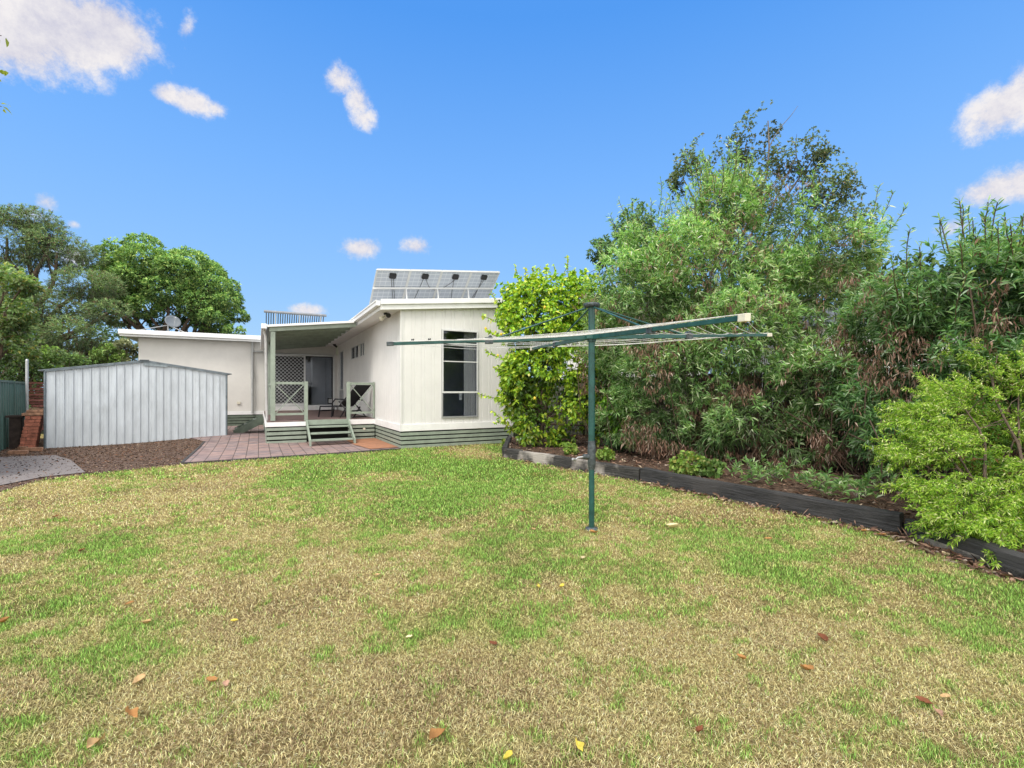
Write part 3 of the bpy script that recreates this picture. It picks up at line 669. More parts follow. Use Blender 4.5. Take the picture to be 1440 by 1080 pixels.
w = MB(); w.hbox(-2.79, -2.73, 2.90, 10.35, 3.0, 3.11); w.build('beam', M['sage'], house)
for k in range(8):
    s0 = 3.75 + k * .85; w = MB(); w.hslope(-2.73, -.58, s0, s0 + .045, pz(-2.73) + .01, pz(-.58) + .01, .095); w.build('rafter', M['sage'], house)
w = MB()
for t in (-2.2, -1.55, -.95): w.hbox(t - .02, t + .02, 2.92, 10.3, pz(t) + .085, pz(t) + .114)
w.build('roof_batten', M['sage_roof'], house)
w = MB(); n = 96; t0, t1 = -2.85, -.54
vs = []; fs = []
for i in range(n + 1):
    s_ = 2.80 + i * (7.6 / n); zc = .010 * math.cos(i * PI * 2 / 3)
    vs += [HP(t0, s_, pz(t0) + .128 + zc), HP(t1, s_, pz(t1) + .128 + zc)]
for i in range(n): fs.append((2*i, 2*i+1, 2*i+3, 2*i+2))
w.add(vs, fs, True); w.build('deck_roof', mat('ribbed_roof_sheet', (.42, .46, .45), .5, .08, 4), house)
w = MB(); w.hslope(-2.90, -.62, 2.76, 2.835, pz(-2.9) + .115, pz(-.62) + .115, .06); w.build('barge_capping', M['white'], house, .005)
w = MB(); w.hbox(-2.99, -2.86, 2.74, 10.1, 3.06, 3.19); w.build('gutter', M['white'], house, .01)
w = MB(); w.tube([HP(-2.93, 3.1, 3.06), HP(-2.88, 3.15, 2.9), HP(-2.84, 3.3, .1)], .035, 10); w.build('downpipe', mat('pale_pipe', (.6, .6, .6), .5, .08, 5), house)
# steps at the front of the deck
gz = -.05
for a0, a1, sx in ((-1.90, -1.86, 0), (-.80, -.76, 0)):
    w = MB(); top = HP((a0+a1)/2, 2.80, DK - .06); bot = HP((a0+a1)/2, 1.78, gz + .13)
    w.bar(top, bot, .045, .13, ZZ); w.hbox(a0, a1 + .005, 1.72, 1.80, gz - .02, gz + .2); w.build('stringer', M['sage'], house, .004)
for k, (z_, s_) in enumerate(((.44, 2.48), (.285, 2.15), (.13, 1.82))):
    w = MB(); w.hbox(-1.85, -.81, s_ - .01, s_ + .27, z_ - .04, z_ + .0); w.build('tread', M['sage'], house, .005)
# side steps to the left
for s_ in (5.9, 7.1):
    w = MB(); w.bar(HP(-2.9, s_, .50), HP(-3.72, s_, .06), .045, .22, ZZ); w.build('stringer', M['sage_dk'], house, .004)
for k in range(3):
    w = MB(); w.hbox(-3.22 - k * .25, -2.96 - k * .25, 5.93, 7.07, .43 - k * .145, .465 - k * .145); w.build('tread', M['sage_dk'], house)

# floodlight and camera under the eave
fl = thing('floodlight', 'black twin spotlight fixed under the white eave near the front corner', 'light', HP(-.27, .45, roofz(-.27)))
w = MB(); w.tube([HP(-.27, .45, roofz(-.27)), HP(-.27, .45, roofz(-.27) - .05)], .045, 10); w.build('mount', M['black'], fl)
for sgn, mm in ((-1, M['capw']), (1, M['black'])):
    w = MB(); p = HP(-.27 + .05 * sgn, .42 - .03 * sgn, roofz(-.27) - (.12 if sgn < 0 else .06)); d = unit(np.array([-.2 + .5 * sgn, -.8, -.25 if sgn > 0 else -.55]))
    w.tube([p - d * .05, p, p + d * .08, p + d * .10], [.028, .045, .062, .05], 12); w.tube([HP(-.27, .45, roofz(-.27) - .04), p], .012, 6); w.build('lamp_head', mm, fl)
cm = thing('security_camera', 'small black camera under the eave at the back of the deck', 'camera', HP(-.25, 9.3, roofz(-.25)))
w = MB(); w.tube([HP(-.25, 9.3, roofz(-.25)), HP(-.25, 9.3, roofz(-.25) - .09)], .02, 8); w.build('mount', M['black'], cm)
w = MB(); w.tube([HP(-.32, 9.3, 3.33), HP(-.22, 9.15, 3.22)], .045, 8); w.build('camera_body', M['black'], cm)

# ================================================================== roof things
pvg = 'solar panels racked on the roof'
S0p, S1p = 1.0, 2.18
rz = lambda t: roofz(t) + .18
def pvp(t, k, d=0.0):   # k = 0 top .. 1 bottom ; d along panel normal toward viewer
    top = np.array(HP(t, S0p, rz(t) + 1.02)); bot = np.array(HP(t, S1p, rz(t) + .03)); n = unit(np.cross(U, bot - top)); n = n if n[1] < 0 else -n
    return top + (bot - top) * k + n * d
PW = .885
arr = thing('solar_array', 'four tilted solar panels seen from behind on a white rack above the house roof', 'solar panels', HP(1.4, 1.6, rz(1.4)))
labels = ['leftmost of the four tilted solar panels on the roof', 'second solar panel from the left on the roof', 'third solar panel from the left on the roof', 'rightmost solar panel on the roof, nearest the lemon tree']
for i in range(4):
    a = -.36 + i * PW + .01; b = a + PW - .02
    w = MB()
    for (p, q) in ((pvp(a, 0), pvp(b, 0)), (pvp(a, 1), pvp(b, 1)), (pvp(a, 0), pvp(a, 1)), (pvp(b, 0), pvp(b, 1))): w.bar(p, q, .045, .03, V)
    r = w.build('panel', M['alu_w'], arr)
    w = MB(); w.add([pvp(a, 0), pvp(b, 0), pvp(b, 1), pvp(a, 1)], [(0, 1, 2, 3)]); o = w.build('backsheet', M['pv'], r)
    uv = o.data.uv_layers.new(name='UVMap'); cor = {0: (0, 1), 1: (1, 1), 2: (1, 0), 3: (0, 0)}
    for lp in o.data.loops: uv.data[lp.index].uv = cor[lp.vertex_index]
    w = MB(); c = (a + b) / 2; w.bar(pvp(c, .07, .02), pvp(c, .17, .02), .15, .035, V); w.obox(pvp(c, .12, .02), (U, unit(pvp(c, 1) - pvp(c, 0)), np.cross(U, unit(pvp(c, 1) - pvp(c, 0)))), (.09, .06, .02)); w.build('junction_box', M['black'], r)
    w = MB()
    for sx, ex, ek in ((-.03, (.30, -.22, .20, -.12)[i], .95), (.03, (.32, .40, -.40, -.30)[i], (.9, .42, .42, .95)[i])):
        pts = [pvp(c + sx + (ex - sx) * j / 6, .16 + (ek - .16) * j / 6 + .07 * math.sin(PI * j / 6) * (1 if i % 2 else .5), .03) for j in range(7)]; w.tube(pts, .006, 5)
    w.build('cable', M['black'], r)
rk = arr
w = MB(); w.bar(pvp(-.38, .38, .035), pvp(3.2, .38, .035), .05, .05, ZZ); w.build('rail', M['alu_w'], rk)
w = MB(); w.bar(pvp(-.38, .88, .035), pvp(3.2, .88, .035), .05, .05, ZZ); w.build('rail', M['alu_w'], rk)
for t in (.52, 1.42, 2.35): w = MB(); w.bar(pvp(t, .38, .04), HP(t - .03, S0p + .2, rz(t)), .035, .035, U); w.build('strut', M['alu_w'], rk)
# tube collector
sc_ = thing('solar_water_heater', 'row of dark solar water tubes tilted above the left roof behind the deck', 'solar heater', HP(-1.8, 8.4, 3.5))
w = MB(); w.tube([HP(-2.88, 8.0, 4.30), HP(-.75, 8.0, 4.30)], .05, 10); w.build('manifold', mat('dull_steel', (.28, .29, .31), .4, .1, 8, metal=.5), sc_)
w = MB()
for k in range(26):
    t = -2.8 + k * .078; w.tube([HP(t, 8.0, 4.27), HP(t, 8.9, 3.4)], .018, 6)
w.build('tubes', mat('tube_glass', (.08, .10, .14), .15, .1, 8), sc_)
for t in (-2.5, -1.7, -.95): w = MB(); w.bar(HP(t, 7.96, 4.33), HP(t, 9.0, 3.35), .03, .03); w.bar(HP(t, 7.98, 4.3), HP(t, 8.1, 3.3), .03, .03); w.build('bracket', M['alu'], sc_)
# satellite dish
base = HP(-6.12, 10.9, 3.56)
sd = thing('satellite_dish', 'grey satellite dish on a braced mast on the left roof', 'satellite dish', base)
w = MB(); w.tube([base, base + (0, 0, .48)], .022, 8); w.build('mast', M['alu'], sd)
for q in (HP(-7.1, 10.3, 3.58), HP(-5.4, 10.4, 3.58)): w = MB(); w.tube([base + (0, 0, .38), q], .014, 6); w.build('brace', M['alu'], sd)
ctr = base + np.array([.14, .05, .52]); ax = unit(np.array([.75, -.55, .42])); e1 = unit(np.cross(ax, ZZ)); e2 = np.cross(ax, e1)
w = MB(); vs = [ctr - ax * .02]; fs = []
for j in range(1, 6):
    rr = .27 * j / 5
    for k in range(24): vs.append(ctr + rr * (math.cos(k * PI / 12) * e1 + math.sin(k * PI / 12) * e2 * .96) + ax * (.06 * (j / 5)**2 - .02))
for k in range(24): fs.append((0, 1 + k, 1 + (k + 1) % 24))
for j in range(4):
    for k in range(24): fs.append((1 + j*24 + k, 1 + (j+1)*24 + k, 1 + (j+1)*24 + (k+1) % 24, 1 + j*24 + (k+1) % 24))
w.add(vs, fs, True); o = w.build('dish', mat('dish_grey', (.16, .18, .20), .5, .06, 6), sd); m_ = o.modifiers.new('Solid', 'SOLIDIFY'); m_.thickness = .008
w = MB(); w.tube([ctr - e2 * .3 * np.sign(e2[2]), ctr + ax * .28], .012, 6); w.tube([ctr + ax * .26, ctr + ax * .32], .03, 8); w.build('feed_arm', M['alu'], sd)

# ================================================================== deck chair
ch = thing('lounge_chair', 'black reclining sling chair on the brown deck behind the cross railing', 'chair', (-5.2, 14.75, DK))
fd = unit(np.array([-.86, .42, 0])); sdv = np.array([-fd[1], fd[0], 0]) * -1
def CP(a, b, z): return np.array([-5.0, 14.45, DK]) + fd * a + sdv * b + np.array([0, 0, z])
for b in (-.28, .28):
    w = MB(); w.tube([CP(.95, b, .0), CP(.88, b, .33), CP(.2, b, .33)], .021, 7); w.tube([CP(.40, b, 0), CP(.36, b, .45), CP(.25, b, .56), CP(-.1, b, .55), CP(-.3, b, .52)], .021, 7)
    w.tube([CP(.1, b, .5), CP(-.45, b, 0)], .021, 7); w.tube([CP(.1, b, .34), CP(-.62, b, .98)], .021, 7); w.tube([CP(-.2, b, .32), CP(.05, b, 0)], .021, 7); w.build('side_frame', M['black'], ch)
for a_, z_ in ((.88, .2), (-.45, .03), (-.2, .2)): w = MB(); w.tube([CP(a_, -.28, z_), CP(a_, .28, z_)], .021, 7); w.build('cross_bar', M['black'], ch)
w = MB(); w.bar(CP(.9, 0, .34), CP(.1, 0, .325), .54, .012); w.build('seat', M['sling'], ch)
w = MB(); w.bar(CP(.1, 0, .34), CP(-.62, 0, .98), .54, .012); w.build('backrest', M['sling'], ch)

# ================================================================== shed
SB = SL - SD * 0; shed = thing('garden_shed', 'galvanised steel garden shed with ribbed walls and low gable roof', 'shed', (SL + SR) / 2 * (1, 1, 0))
def SP(a, d, z): return np.array([SL[0], SL[1], 0]) + SD * a + SN * d + np.array([0, 0, z])
apex = SW * .50; ZE, ZA = 1.90, 2.20
gab = lambda a: ZE + (ZA - ZE) * (1 - abs(a - apex) / apex)
w = MB(); prof = [(0, 0)]; k = 0
pit = SW / 23
for i in range(1, 23):
    a = i * pit; prof += [(a - .020, 0), (a - .016, -.022), (a - .004, -.022), (a, .012), (a + .004, .012), (a + .006, 0), (a + .05, 0), (a + .056, -.0035), (a + .064, -.0035), (a + .07, 0), (a+.115, 0), (a+.12, -.0035), (a+.128, -.0035), (a+.134, 0)]
prof = sorted([p for p in prof if p[0] < SW] + [(apex, 0)]) + [(SW, 0)]
for (a0, d0), (a1, d1) in zip(prof, prof[1:]):
    if a1 - a0 < 1e-6: continue
    w.add([SP(a0, d0, -.1), SP(a1, d1, -.1), SP(a1, d1, gab(a1)), SP(a0, d0, gab(a0))], [(0, 1, 2, 3)])
w.build('front_wall', M['zinc'], shed)
for a in (0, SW):
    w = MB()
    for j in range(16): w.add([SP(a, .02 + j * .18, -.1), SP(a, .02 + (j + 1) * .18, -.1), SP(a, .02 + (j + 1) * .18, ZE), SP(a, .02 + j * .18, ZE)], [(0, 1, 2, 3)])
    w.build('side_wall', M['zinc'], shed)
w = MB(); w.add([SP(0, 2.9, -.1), SP(SW, 2.9, -.1), SP(SW, 2.9, ZE), SP(apex, 2.9, ZA), SP(0, 2.9, ZE)], [(0, 1, 2, 3, 4)]); w.build('back_wall', M['zinc'], shed)
for s0, s1 in ((-.14, apex), (apex, SW + .14)):
    w = MB(); za, zb = gab(s0) + .01, gab(s1) + .01
    w.add([SP(s0, -.05, za), SP(s1, -.05, zb), SP(s1, 3.0, zb), SP(s0, 3.0, za), SP(s0, -.05, za + .025), SP(s1, -.05, zb + .025), SP(s1, 3.0, zb + .025), SP(s0, 3.0, za + .025)], [(0,1,2,3),(4,5,6,7),(0,1,5,4),(1,2,6,5),(2,3,7,6),(3,0,4,7)])
    w.build('roof_sheet', M['zinc_dk'], shed)
w = MB()
for s0, s1 in ((-.02, apex), (apex, SW + .02)): w.bar(SP(s0, -.03, gab(s0) - .008), SP(s1, -.03, gab(s1) - .008), .03, .035)
w.bar(SP(-.02, -.01, -.1), SP(-.02, -.01, ZE), .035, .035); w.bar(SP(SW + .01, -.01, -.1), SP(SW + .01, -.01, ZE), .035, .035); w.build('edge_trim', M['zinc_dk'], shed)
w = MB(); w.bar(SP(apex - .02, -.035, ZA - .075), SP(apex + .5, -.035, ZA - .10), .012, .085, ZZ); w.build('flashing', mat('flashing', (.28, .33, .36), .5, .2, 9), shed)
w = MB(); w.bar(SP(apex, -.08, ZA + .03), SP(apex, 3.0, ZA + .03), .2, .02); w.build('ridge_cap', M['zinc_dk'], shed)

# ================================================================== left fence
lf0, lf1 = np.array([-8.6, 7.0, 0]), np.array([-14.25, 13.8, 0])
fn = thing('steel_fence', 'dark green corrugated steel fence along the left side', 'fence', lf1)
D = unit(lf1 - lf0); Nn = np.array([D[1], -D[0], 0]); L = np.linalg.norm(lf1 - lf0)
w = MB(); a = 0; prof = []
while a < L: prof += [(a, 0), (a + .10, 0), (a + .13, .035), (a + .20, .035), (a + .23, 0)]; a += .33
for (a0, d0), (a1, d1) in zip(prof, prof[1:]): w.add([lf0 + D*a0 + Nn*d0 + ZZ*-.1, lf0 + D*a1 + Nn*d1 + ZZ*-.1, lf0 + D*a1 + Nn*d1 + ZZ*1.62, lf0 + D*a0 + Nn*d0 + ZZ*1.62], [(0,1,2,3)])
w.build('fence_sheet', M['colorbond'], fn)
w = MB(); w.bar(lf0 + ZZ*1.64 + Nn*.017, lf1 + ZZ*1.64 + Nn*.017, .06, .05); w.build('top_rail', M['colorbond'], fn)
for k in range(5): p = lf0 + D * (L - k * 2.0); w = MB(); w.bar(p - ZZ*.1 + Nn*.03, p + ZZ*1.66 + Nn*.03, .06, .06, D); w.build('fence_post', M['colorbond'], fn)
# slatted fence behind
sf0, sf1 = P(34, 550, 16.5) * (1, 1, 0), P(150, 550, 17.3) * (1, 1, 0)
sf = thing('slat_fence', 'red brown fence of horizontal slats beyond the shed', 'fence', sf0)
for j in range(4):
    w = MB(); p = sf0 + (sf1 - sf0) * j / 3; w.bar(p, p + ZZ*1.7, .08, .08, D); w.build('fence_post', M['brown'], sf)
w = MB()
for k in range(17):
    jj = .05 if k % 2 else -.05; w.bar(sf0 + ZZ*(.08 + k*.10) + np.array([0, jj, 0]), sf1 + ZZ*(.08 + k*.10) + np.array([0, jj, 0]), .02, .078)
w.build('slats', M['brown'], sf)
# steel pole
p = P(38, 560, 12.4) * (1, 1, 0); po = thing('steel_pole', 'thin galvanised pole standing behind the brick stack', 'pole', p)
w = MB(); w.tube([p, p + ZZ*2.2], .032, 10); w.build('shaft', M['alu'], po); w = MB(); w.tube([p + ZZ*2.2, p + ZZ*2.24], [.037, .02], 10); w.build('cap', M['alu'], po)
# brick incinerator stack
bs = P(41, 630, 11.55) * (1, 1, 0); bk = thing('brick_stack', 'old leaning orange brick stack between green fence and shed', 'brick stack', bs)
du = unit(np.array([.83, .55, 0])); dv = np.array([-du[1], du[0], 0]); w = MB(); wm = MB()
rows = 9; ht = .086; sh = .013
for r_ in range(rows):
    z = .03 + r_ * ht; lean = r_ * sh
    for j, (o_, ln) in enumerate(((-.05, .19), (.095, .10)) if r_ % 2 else ((-.095, .10), (.05, .19))):
        q = bs + du * (o_ + lean + R.normal(0, .004)) - dv * .02 + ZZ * (z + ht * .45)
        w.obox(q, (du, dv, ZZ), (ln / 2 - .004, .15, ht * .46))
    wm.obox(bs + du * lean + ZZ * (z + ht * .5) - dv * .005, (du, dv, ZZ), (.138, .14, ht * .5))
w.build('brickwork', M['brick'], bk, .006); wm.build('mortar', M['mortar'], bk)
w = MB(); tl = rows * sh
for j in range(2): w.obox(bs + du * (tl - .02 + .04 * j) + ZZ * (.03 + rows * ht + .035 + j * .07) - dv * .02, (du, dv, ZZ), (.19 - .04 * j, .17, .033))
w.build('cap_bricks', M['brick2'], bk, .008)
w = MB(); q = bs + du * (-.24) + dv * .10; w.obox(q + ZZ * .38, (du, dv, ZZ), (.10, .12, .38)); w.obox(q + ZZ*.79, (du, dv, ZZ), (.16, .16, .025)); w.build('side_block', mat('dark_cast', (.05, .035, .03), .9, .3, 10), bk)
w = MB(); q = bs + du * (tl + .02) + ZZ * (.03 + rows * ht + .13)
w.tube([q - du*.12 - dv*.1, q - du*.10 - dv*.1 + ZZ*.05, q + du*.12 - dv*.1 + ZZ*.04, q + du*.16 - dv*.1 - ZZ*.10], .015, 6); w.build('handle', mat('rusty_iron', (.25, .16, .11), .8, .3, 20), bk)
for i, (px, py, lb, ln) in enumerate(((32, 633, 'half brick lying left of the brick stack', .1), (48, 634.5, 'pale brick lying in front of the brick stack', .16), (26, 639, 'sandy paver lying by the concrete slab corner', .17))):
    q = G(px, py); w = MB(); w.obox(q + ZZ * .045, (unit(du + dv * R.normal(0, .3)), dv, ZZ), (ln, .07, .042)); o = w.build('brick', M['brick2'], None, .008, off=q); tag(o, lb, 'brick', 'loose bricks')
q = G(60, 628, 0) + np.array([-.05, .9, 0]); bx = thing('garden_clutter', 'dark plastic tub and pink sheet stored beside the shed', 'tub', q)
w = MB(); w.tube([q, q + ZZ*.26], [.15, .2], 12); w.build('tub', M['black'], bx); w = MB(); w.bar(q + np.array([-.1, .35, .1]), q + np.array([.1, .3, .75]), .5, .02, V); w.build('sheet', mat('pink_sheet', (.6, .33, .28), .8, .1, 6), bx)

# ================================================================== right fence and sleepers
pf = thing('paling_fence', 'grey timber paling fence behind the right garden bed', 'fence', f_far)
def palings(root, p, q, h=1.75, m='paling'):
    d = unit(q - p); L = np.linalg.norm(q - p); n = np.array([d[1], -d[0], 0]); w = MB(); k = 0; a = 0
    while a < L:
        w.bar(p + d*(a + .05) + n*(.006 if k % 2 else -.006) + ZZ*-.05, p + d*(a + .05) + n*(.006 if k % 2 else -.006) + ZZ*(h + R.normal(0, .012)), .096, .014, n); a += .101 if k % 2 else .103; k += 1
    w.build('palings', M[m], root)
    for z in (.35, 1.4): w = MB(); w.bar(p + ZZ*z + n*.045, q + ZZ*z + n*.045, .05, .08); w.build('rail', M['paling'], root)
    j = 0
    while j < L: w = MB(); w.bar(p + d*j + n*.11, p + d*j + n*.11 + ZZ*(h - .1), .1, .1, d); w.build('fence_post', M['paling'], root); j += 2.4
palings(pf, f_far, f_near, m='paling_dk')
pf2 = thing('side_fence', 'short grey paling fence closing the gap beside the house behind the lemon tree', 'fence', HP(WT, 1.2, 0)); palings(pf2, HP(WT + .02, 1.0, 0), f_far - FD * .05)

def sleeper(p, q, label, m, h=.21, th=.11, zt=0.0):
    p = np.array(p, float); q = np.array(q, float); L = np.linalg.norm(q - p); ang = math.atan2(q[1] - p[1], q[0] - p[0])
    nx_, verts, faces = 40, [], []
    prof = [(-.5, 0), (-.5, .46), (-.5, .92), (-.42, 1.0), (0, 1.0), (.42, 1.0), (.5, .92), (.5, 0)]
    for i in range(nx_ + 1):
        x = L * i / nx_
        for j, (a, b) in enumerate(prof):
            nn = 1.7 * (fbm(x * 3.5 + p[0] * 9, j * 1.7, p[1] * 3, 4) - .5)
            verts.append((x + (.02 * nn if i in (0, nx_) else 0), a * th + nn * .018, b * h + nn * (.02 if b > .5 else 0) - .03))
    k = len(prof)
    for i in range(nx_):
        for j in range(k): faces.append((i*k + j, i*k + (j+1) % k, (i+1)*k + (j+1) % k, (i+1)*k + j))
    faces.append(tuple(range(k))); faces.append(tuple(nx_*k + j for j in range(k))[::-1])
    w = MB(); w.add(verts, faces); o = w.build('timber_sleeper', m)
    o.location = (p[0], p[1], zt + .03); o.rotation_euler = (0, 0, ang); tag(o, label, 'sleeper', 'timber sleepers edging the garden bed'); return o
nb = unit(sl_b - sl_a); nc = unit(sl_c - sl_b); nd = unit(sl_d - sl_c)
sleeper(sl_a, sl_b - nb * .035, 'timber sleeper with pale weathered patches at the lemon tree end', M['sleeper_w'], zt=-.012)
sleeper(sl_b, sl_c - nc * .05, 'long charred black sleeper between two joints in the middle of the bed edge', M['sleeper'])
sleeper(sl_c + nd * .02, sl_d + nd * 1.2, 'dark sleeper under the bright green shrub at the right', M['sleeper'], zt=-.035)
sleeper(sl_a + (-.02, .05, 0), HP(2.85, -.25, 0), 'short sleeper turning back toward the house', M['sleeper'])
w = MB(); p, q = sl_c + np.array([-.02, -.09, 0]), sl_d + np.array([-.05, -.1, 0]); w.bar(p + ZZ*.02, q + ZZ*.03, .08, .09)
tag(w.build('fallen_plank', M['sleeper_w'], None, .01, off=p), 'weathered grey plank lying against the foot of the dark right sleeper', 'plank')

# ================================================================== rotary clothes hoist
pb = G(832, 745); pb = np.array([pb[0], pb[1], 0])
ho = thing('clothes_hoist', 'dark green rotary clothes hoist with white cord lines standing on the lawn', 'clothes line', pb)
w = MB(); w.tube([pb - ZZ*.05, pb + ZZ*.70], .0285, 16); w.build('lower_pole', M['hoist'], ho)
w = MB(); w.tube([pb + ZZ*.72, pb + ZZ*2.27], .033, 16); w.tube([pb + ZZ*1.78, pb + ZZ*1.81], .0345, 16); w.tube([pb + ZZ*1.70, pb + ZZ*1.72], .0345, 16); w.build('upper_pole', M['hoist'], ho)
w = MB(); w.tube([pb + ZZ*.61, pb + ZZ*.64, pb + ZZ*.66, pb + ZZ*.84, pb + ZZ*.86, pb + ZZ*.90], [.031, .037, .041, .041, .037, .035], 16); w.tube([pb + ZZ*.74, pb + ZZ*.74 + np.array([-.09, -.02, .0])], [.032, .024], 10); w.build('gear_housing', M['hoist_gr'], ho)
w = MB(); w.tube([pb + np.array([-.08, -.02, .74]), pb + np.array([-.14, -.03, .735]), pb + np.array([-.17, -.035, .715])], .008, 8); w.tube([pb + np.array([-.165, -.035, .715]), pb + np.array([-.2, -.07, .725])], .012, 8); w.build('crank_handle', M['alu'], ho)
w = MB(); w.tube([pb + ZZ*.004, pb + ZZ*.022, pb + ZZ*.03], [.065, .06, .038], 14)
w.build('base_collar', M['hoist_gr'], ho)
w = MB(); w.tube([pb + ZZ*2.245, pb + ZZ*2.26, pb + ZZ*2.285], [.07, .085, .08], 14); w.build('top_cap', M['hoist_gr'], ho)
hub = pb + ZZ * 1.945
tips = {'A': P(1046, 447, 2.73), 'B': P(1081, 471, 5.25), 'C': P(549, 483.5, 4.5), 'D': P(748, 490.5, 6.75)}
w = MB(); w.tube([pb + ZZ*1.90, pb + ZZ*1.99], .045, 14); w.obox(hub, ((1,0,0),(0,1,0),(0,0,1)), (.06, .06, .02)); w.build('hub', M['hoist'], ho)
for k, tp in tips.items():
    d = tp - hub; w = MB(); w.bar(hub + unit(d) * .04, hub + d * .53, .028, .044); w.bar(hub + d * .50, tp, .021, .031)
    o = w.build('arm', M['hoist'], ho, .003)
    big = k in 'AD'; w = MB(); w.bar(tp - unit(d) * .03, tp + unit(d) * .035, .038 if big else .03, .046 if big else .04); w.build('tip_cap', M['hoist_gr'] if k == 'C' else M['capw'], o, .004)
    w = MB(); j = hub + d * .52; w.tube([pb + ZZ*2.24 + unit(d) * .06, j], .0085, 8); w.build('stay', M['hoist'], ho)
    w = MB(); w.bar(j - unit(d)*.03, j + unit(d)*.05, .04, .065); w.tube([j + ZZ*.03 - np.cross(unit(d), ZZ)*.03, j + ZZ*.03 + np.cross(unit(d), ZZ)*.03], .02, 8)
    w.build('clamp', M['hoist_gr'], ho, .003)
order = ['A', 'B', 'D', 'C']; w = MB()
for i in range(4):
    a, b = tips[order[i]], tips[order[(i + 1) % 4]]
    for k in range(10):
        fr = .28 + .72 * k / 9; fr = min(fr, .995)
        p, q = hub + (a - hub) * fr + ZZ * .022, hub + (b - hub) * fr + ZZ * .022; L = np.linalg.norm(q - p); sag = (.012 + .012 * R.random()) * L * .9
        w.tube([p + (q - p) * t + ZZ * (-sag * 4 * t * (1 - t)) for t in np.linspace(0, 1, 9)], .0024, 5, False)
w.build('cord_line', M['rope'], ho)
for i, (fr, lb) in enumerate(((.82, 'black clothes peg clipped near the left end of the hoist'), (.90, 'black clothes peg nearer the left tip of the hoist arm'))):
    p = hub + (tips['C'] - hub) * fr + ZZ*.028; w = MB(); w.bar(p - (0, 0, .02), p + ZZ*.012 + (.004, 0, 0), .009, .012, U); w.bar(p + (.012, 0, -.015), p + (.02, 0, .014), .009, .010, U); o = w.build('clothes_peg', M['black'], None, .002, off=p); tag(o, lb, 'peg', 'clothes pegs')

# ================================================================== TREES right
GRN = [(.23, .43, .14), (.33, .55, .20), (.13, .28, .09), (.54, .70, .36), (.72, .82, .56)]
GW = [3, 3, 2.4, 1.8, .9]
BRN = [(.21, .12, .085), (.30, .19, .14), (.13, .08, .06), (.44, .35, .28)]
def lp(px, py, Y, rx, ry, rz): return (P(px, py, Y), (rx, ry, rz))
def longleaf(name, label, base, lobes, n, L, W, tr, shootn=60, brown=.25, trunkr=.07, stems=4, mat_=None, cols=GRN, cw=GW, seed=0, cat='shrub', shootL=.9, gap=.42, gs=1.6):
    root = thing(name, label, cat, base); targets = [np.array(l[0]) for l in lobes]
    t = trunk(root, base, targets, trunkr, M['bark_g'], stems=stems, fork=.3)
    p, d, i = lobes_sample(lobes, n, shell=(.45, 1.0), noise=.34, gap=gap, seed=seed, gs=gs)
    ok = (p[:, 2] > 1.75) | (fbm(p[:, 0] * 2.3 + 4, p[:, 1] * 2.3, p[:, 2] * 2.3, 2) > .52); p, d = p[ok], d[ok]
    canes = []
    Cn = np.array([l[0] for l in lobes])
    for _ in range(70):
        c_ = Cn[R.integers(len(Cn))]; q0 = c_ * (1, 1, 0) + R.normal(0, .3, 3) * (1, 1, 0) + ZZ * .1; q1 = q0 + np.array([R.normal(0, .35), R.normal(0, .25), min(c_[2] - .1, R.uniform(1.2, 3.2))]); m_ = (q0 + q1) / 2 + R.normal(0, .09, 3)
        canes.append([q0, q0 * .6 + m_ * .4 + R.normal(0, .02, 3), m_, q1 * .5 + m_ * .5 + R.normal(0, .03, 3), q1])
    gs = [rosettes(p, d, 10, L, W, cols, cw, spread=1.15, droop=.22, cvar=np.clip(.62 + .17 * (p[:, 2] - 1.5), .82, 1.2) * np.clip(.95 + .35 * d[:, 2], .75, 1.3))]  # daylight from above put into leaf colour by facing; paler with height
    gs.append(rosettes(*[a[:n // 2] for a in lobes_sample(lobes, n // 2, shell=(.2, .7), noise=.2, gap=.38, seed=seed + 5)[:2]], 7, L, W, [tuple(np.array(c) * .38) for c in cols], cw, spread=1.3, droop=.5))  # inner leaves darkened: shade inside the crown put into their colour
    # upright leafy shoots breaking the outline
    q = np.argsort(-(p[:, 2] + R.normal(0, .5, len(p)) - .2 * p[:, 1]))[:shootn * 4]; q = R.permutation(q)[:shootn]
    g_, lines = shoots(p[q], unit(d[q] * .6 + np.array([0, 0, .8])), shootL, .05, L, W, cols, cw, droop=.15); gs.append(g_); gs.append(stemgeo(lines, .006)); gs.append(stemgeo(canes, .010, (.17, .12, .09)))
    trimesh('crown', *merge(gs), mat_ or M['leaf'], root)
    if brown:
        kb = int(n * brown * 1.25); p2, d2, _ = lobes_sample(lobes, kb * 2, shell=(.55, .95), noise=.3, gap=.5, seed=seed + 9)
        ok = (fbm(p2[:, 0] * 2.1, p2[:, 1] * 2.1, p2[:, 2] * 1.1 + 5, 3) > .46); wgt = np.clip(1.5 - (p2[:, 2] - 1.4) * .42, .15, 1); ok &= R.random(len(p2)) < wgt
        p2 = p2[ok][:kb]; k = 5; PP = np.repeat(p2, k, 0) + R.normal(0, .03, (len(p2) * k, 3)); DD = unit(np.tile([[0, 0, -1.0]], (len(PP), 1)) + R.normal(0, .35, (len(PP), 3)))
        trimesh('dead_leaves', *leafgeo(PP, DD, L * R.uniform(.4, .95, len(PP)), W * R.uniform(.4, .9, len(PP)), colmix(len(PP), BRN, [3, 3, 2, 1]), .1, .4), M['litter'], root)
    return root
